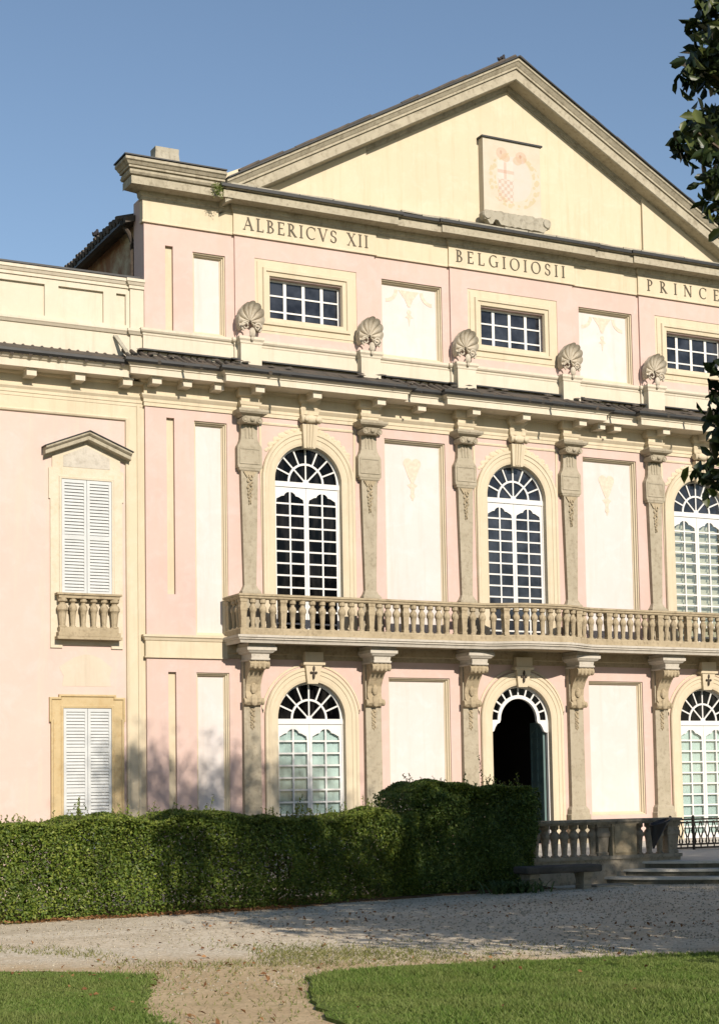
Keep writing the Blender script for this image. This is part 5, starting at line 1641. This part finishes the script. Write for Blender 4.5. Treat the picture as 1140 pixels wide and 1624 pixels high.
# ================================================================== TREES
def tree(name, base, centre, rad, nl, leaf, mat, label, seed, extra=(), trunk_r=0.28, aspect=0.48, keep=None):
    root = thing(name, (base[0], base[1], 0), label, 'tree')
    r_ = np.random.RandomState(seed)
    c = np.array(centre); rd = np.array(rad)
    m = MB()
    m.tube([(base[0], base[1], -0.1), (base[0] + 0.05, base[1], centre[2] * 0.35), (centre[0], centre[1], centre[2] * 0.8), (centre[0], centre[1], centre[2] + rd[2] * 0.8)], [trunk_r * 1.3, trunk_r, trunk_r * 0.7, 0.04], 10)
    cl = []
    tips = []
    for i in range(210):
        d = r_.uniform(-1, 1, 3); d /= (np.abs(d) ** 3.2).sum() ** (1 / 3.2)
        p = c + d * rd * r_.uniform(0.55, 1.0)
        tips.append(p)
    if keep is not None: tips = [p for p in tips if keep(p)]
    tips += [np.array(e) + [0.10, -0.085, 0] for e in extra]
    for i, p in enumerate(tips):
        if i % 2 == 0 or i >= len(tips) - len(extra):
            s_ = np.array([centre[0], centre[1], max(centre[2] * 0.3, p[2] - 0.25 * np.linalg.norm(p[:2] - c[:2]) - 0.3)])
            mid = (s_ + p) / 2 + r_.normal(0, 0.12, 3)
            m.tube([s_, mid, p], [0.06, 0.035, 0.01], 5)
    m.build('trunk', 'bark', root)
    per = nl // max(1, len(tips))
    cen = []; nor = []
    for i, p in enumerate(tips):
        e = i >= len(tips) - len(extra)
        k = per if not e else 30
        q = r_.normal(0, 1, (k, 3)) * (np.array([0.46, 0.46, 0.36]) if not e else np.array([0.065, 0.065, 0.06])) + p
        cen.append(q); nor.append((q - p) * 1.0 + r_.normal(0, 0.25, (k, 3)) + [0, 0, 0.15])
    cen = np.concatenate(cen); nor = np.concatenate(nor)
    if keep is not None:
        kk = np.array([keep(q, 0.16) for q in cen]) | (np.arange(len(cen)) >= len(cen) - 30 * len(extra))
        cen, nor = cen[kk], nor[kk]
    leaves('crown', mat, cen, nor, leaf, aspect, root, 0.5, 0.10, seed, droop=0.3, ovate=True)
    return root
# the crown keeps back from the open view towards the palace, except for its outermost sprays
def east(p, m=0.75):
    return (p[0] + 19.947) * 0.7698 - (p[1] + 31.067) * 0.6383 > m
SPRAYS = [(-12.19, -21.61, 7.49), (-11.94, -21.5, 7.57), (-12.19, -21.5, 7.35), (-11.98, -21.42, 7.42), (-11.86, -21.46, 7.37), (-12.34, -21.63, 7.01), (-12.28, -21.71, 7.07), (-12.03, -21.19, 7.15), (-12.19, -21.55, 6.98), (-12.09, -21.63, 7.06), (-11.75, -21.21, 7.15), (-11.91, -21.53, 7.04), (-12.05, -21.13, 6.59), (-12.13, -21.38, 6.63), (-11.99, -21.33, 6.75), (-12.3, -21.54, 6.5), (-11.95, -21.35, 6.63), (-11.76, -21.27, 6.79), (-12.04, -21.38, 6.5), (-11.83, -21.31, 6.53), (-11.81, -21.39, 6.61), (-12.18, -21.65, 6.24), (-11.78, -21.32, 6.39), (-11.98, -21.33, 6.25), (-12.02, -21.53, 6.13), (-12.21, -21.63, 5.95), (-11.75, -21.22, 6.13), (-11.89, -21.45, 5.96), (-11.79, -21.21, 4.82), (-11.68, -21.13, 4.75), (-11.83, -21.17, 4.58), (-11.76, -21.04, 4.54), (-11.93, -21.36, 4.48), (-11.71, -21.15, 4.4), (-11.72, -21.02, 4.32), (-11.68, -21.08, 4.24), (-12.01, -21.42, 4.0), (-11.63, -21.04, 4.15), (-12.03, -21.23, 3.94), (-11.79, -21.27, 4.81)]
tree('evergreen_tree', (-8.0, -21.4), (-7.95, -21.4, 7.2), (4.1, 2.8, 5.9), 84000, 0.145, 'magnolia', 'glossy dark evergreen tree leaning into view over the lawn', 31, SPRAYS, keep=east)
tree('shade_tree', (-2.0, -23.5), (-2.0, -23.5, 6.3), (6.2, 2.6, 3.7), 80000, 0.15, 'magnolia', 'low spreading dark tree on the lawn beside the glossy evergreen', 37, keep=east)
tree('shade_tree', (9.0, -23.5), (9.0, -23.5, 6.3), (5.4, 2.6, 3.7), 40000, 0.15, 'magnolia', 'farther low spreading dark tree on the lawn facing the palace', 38)
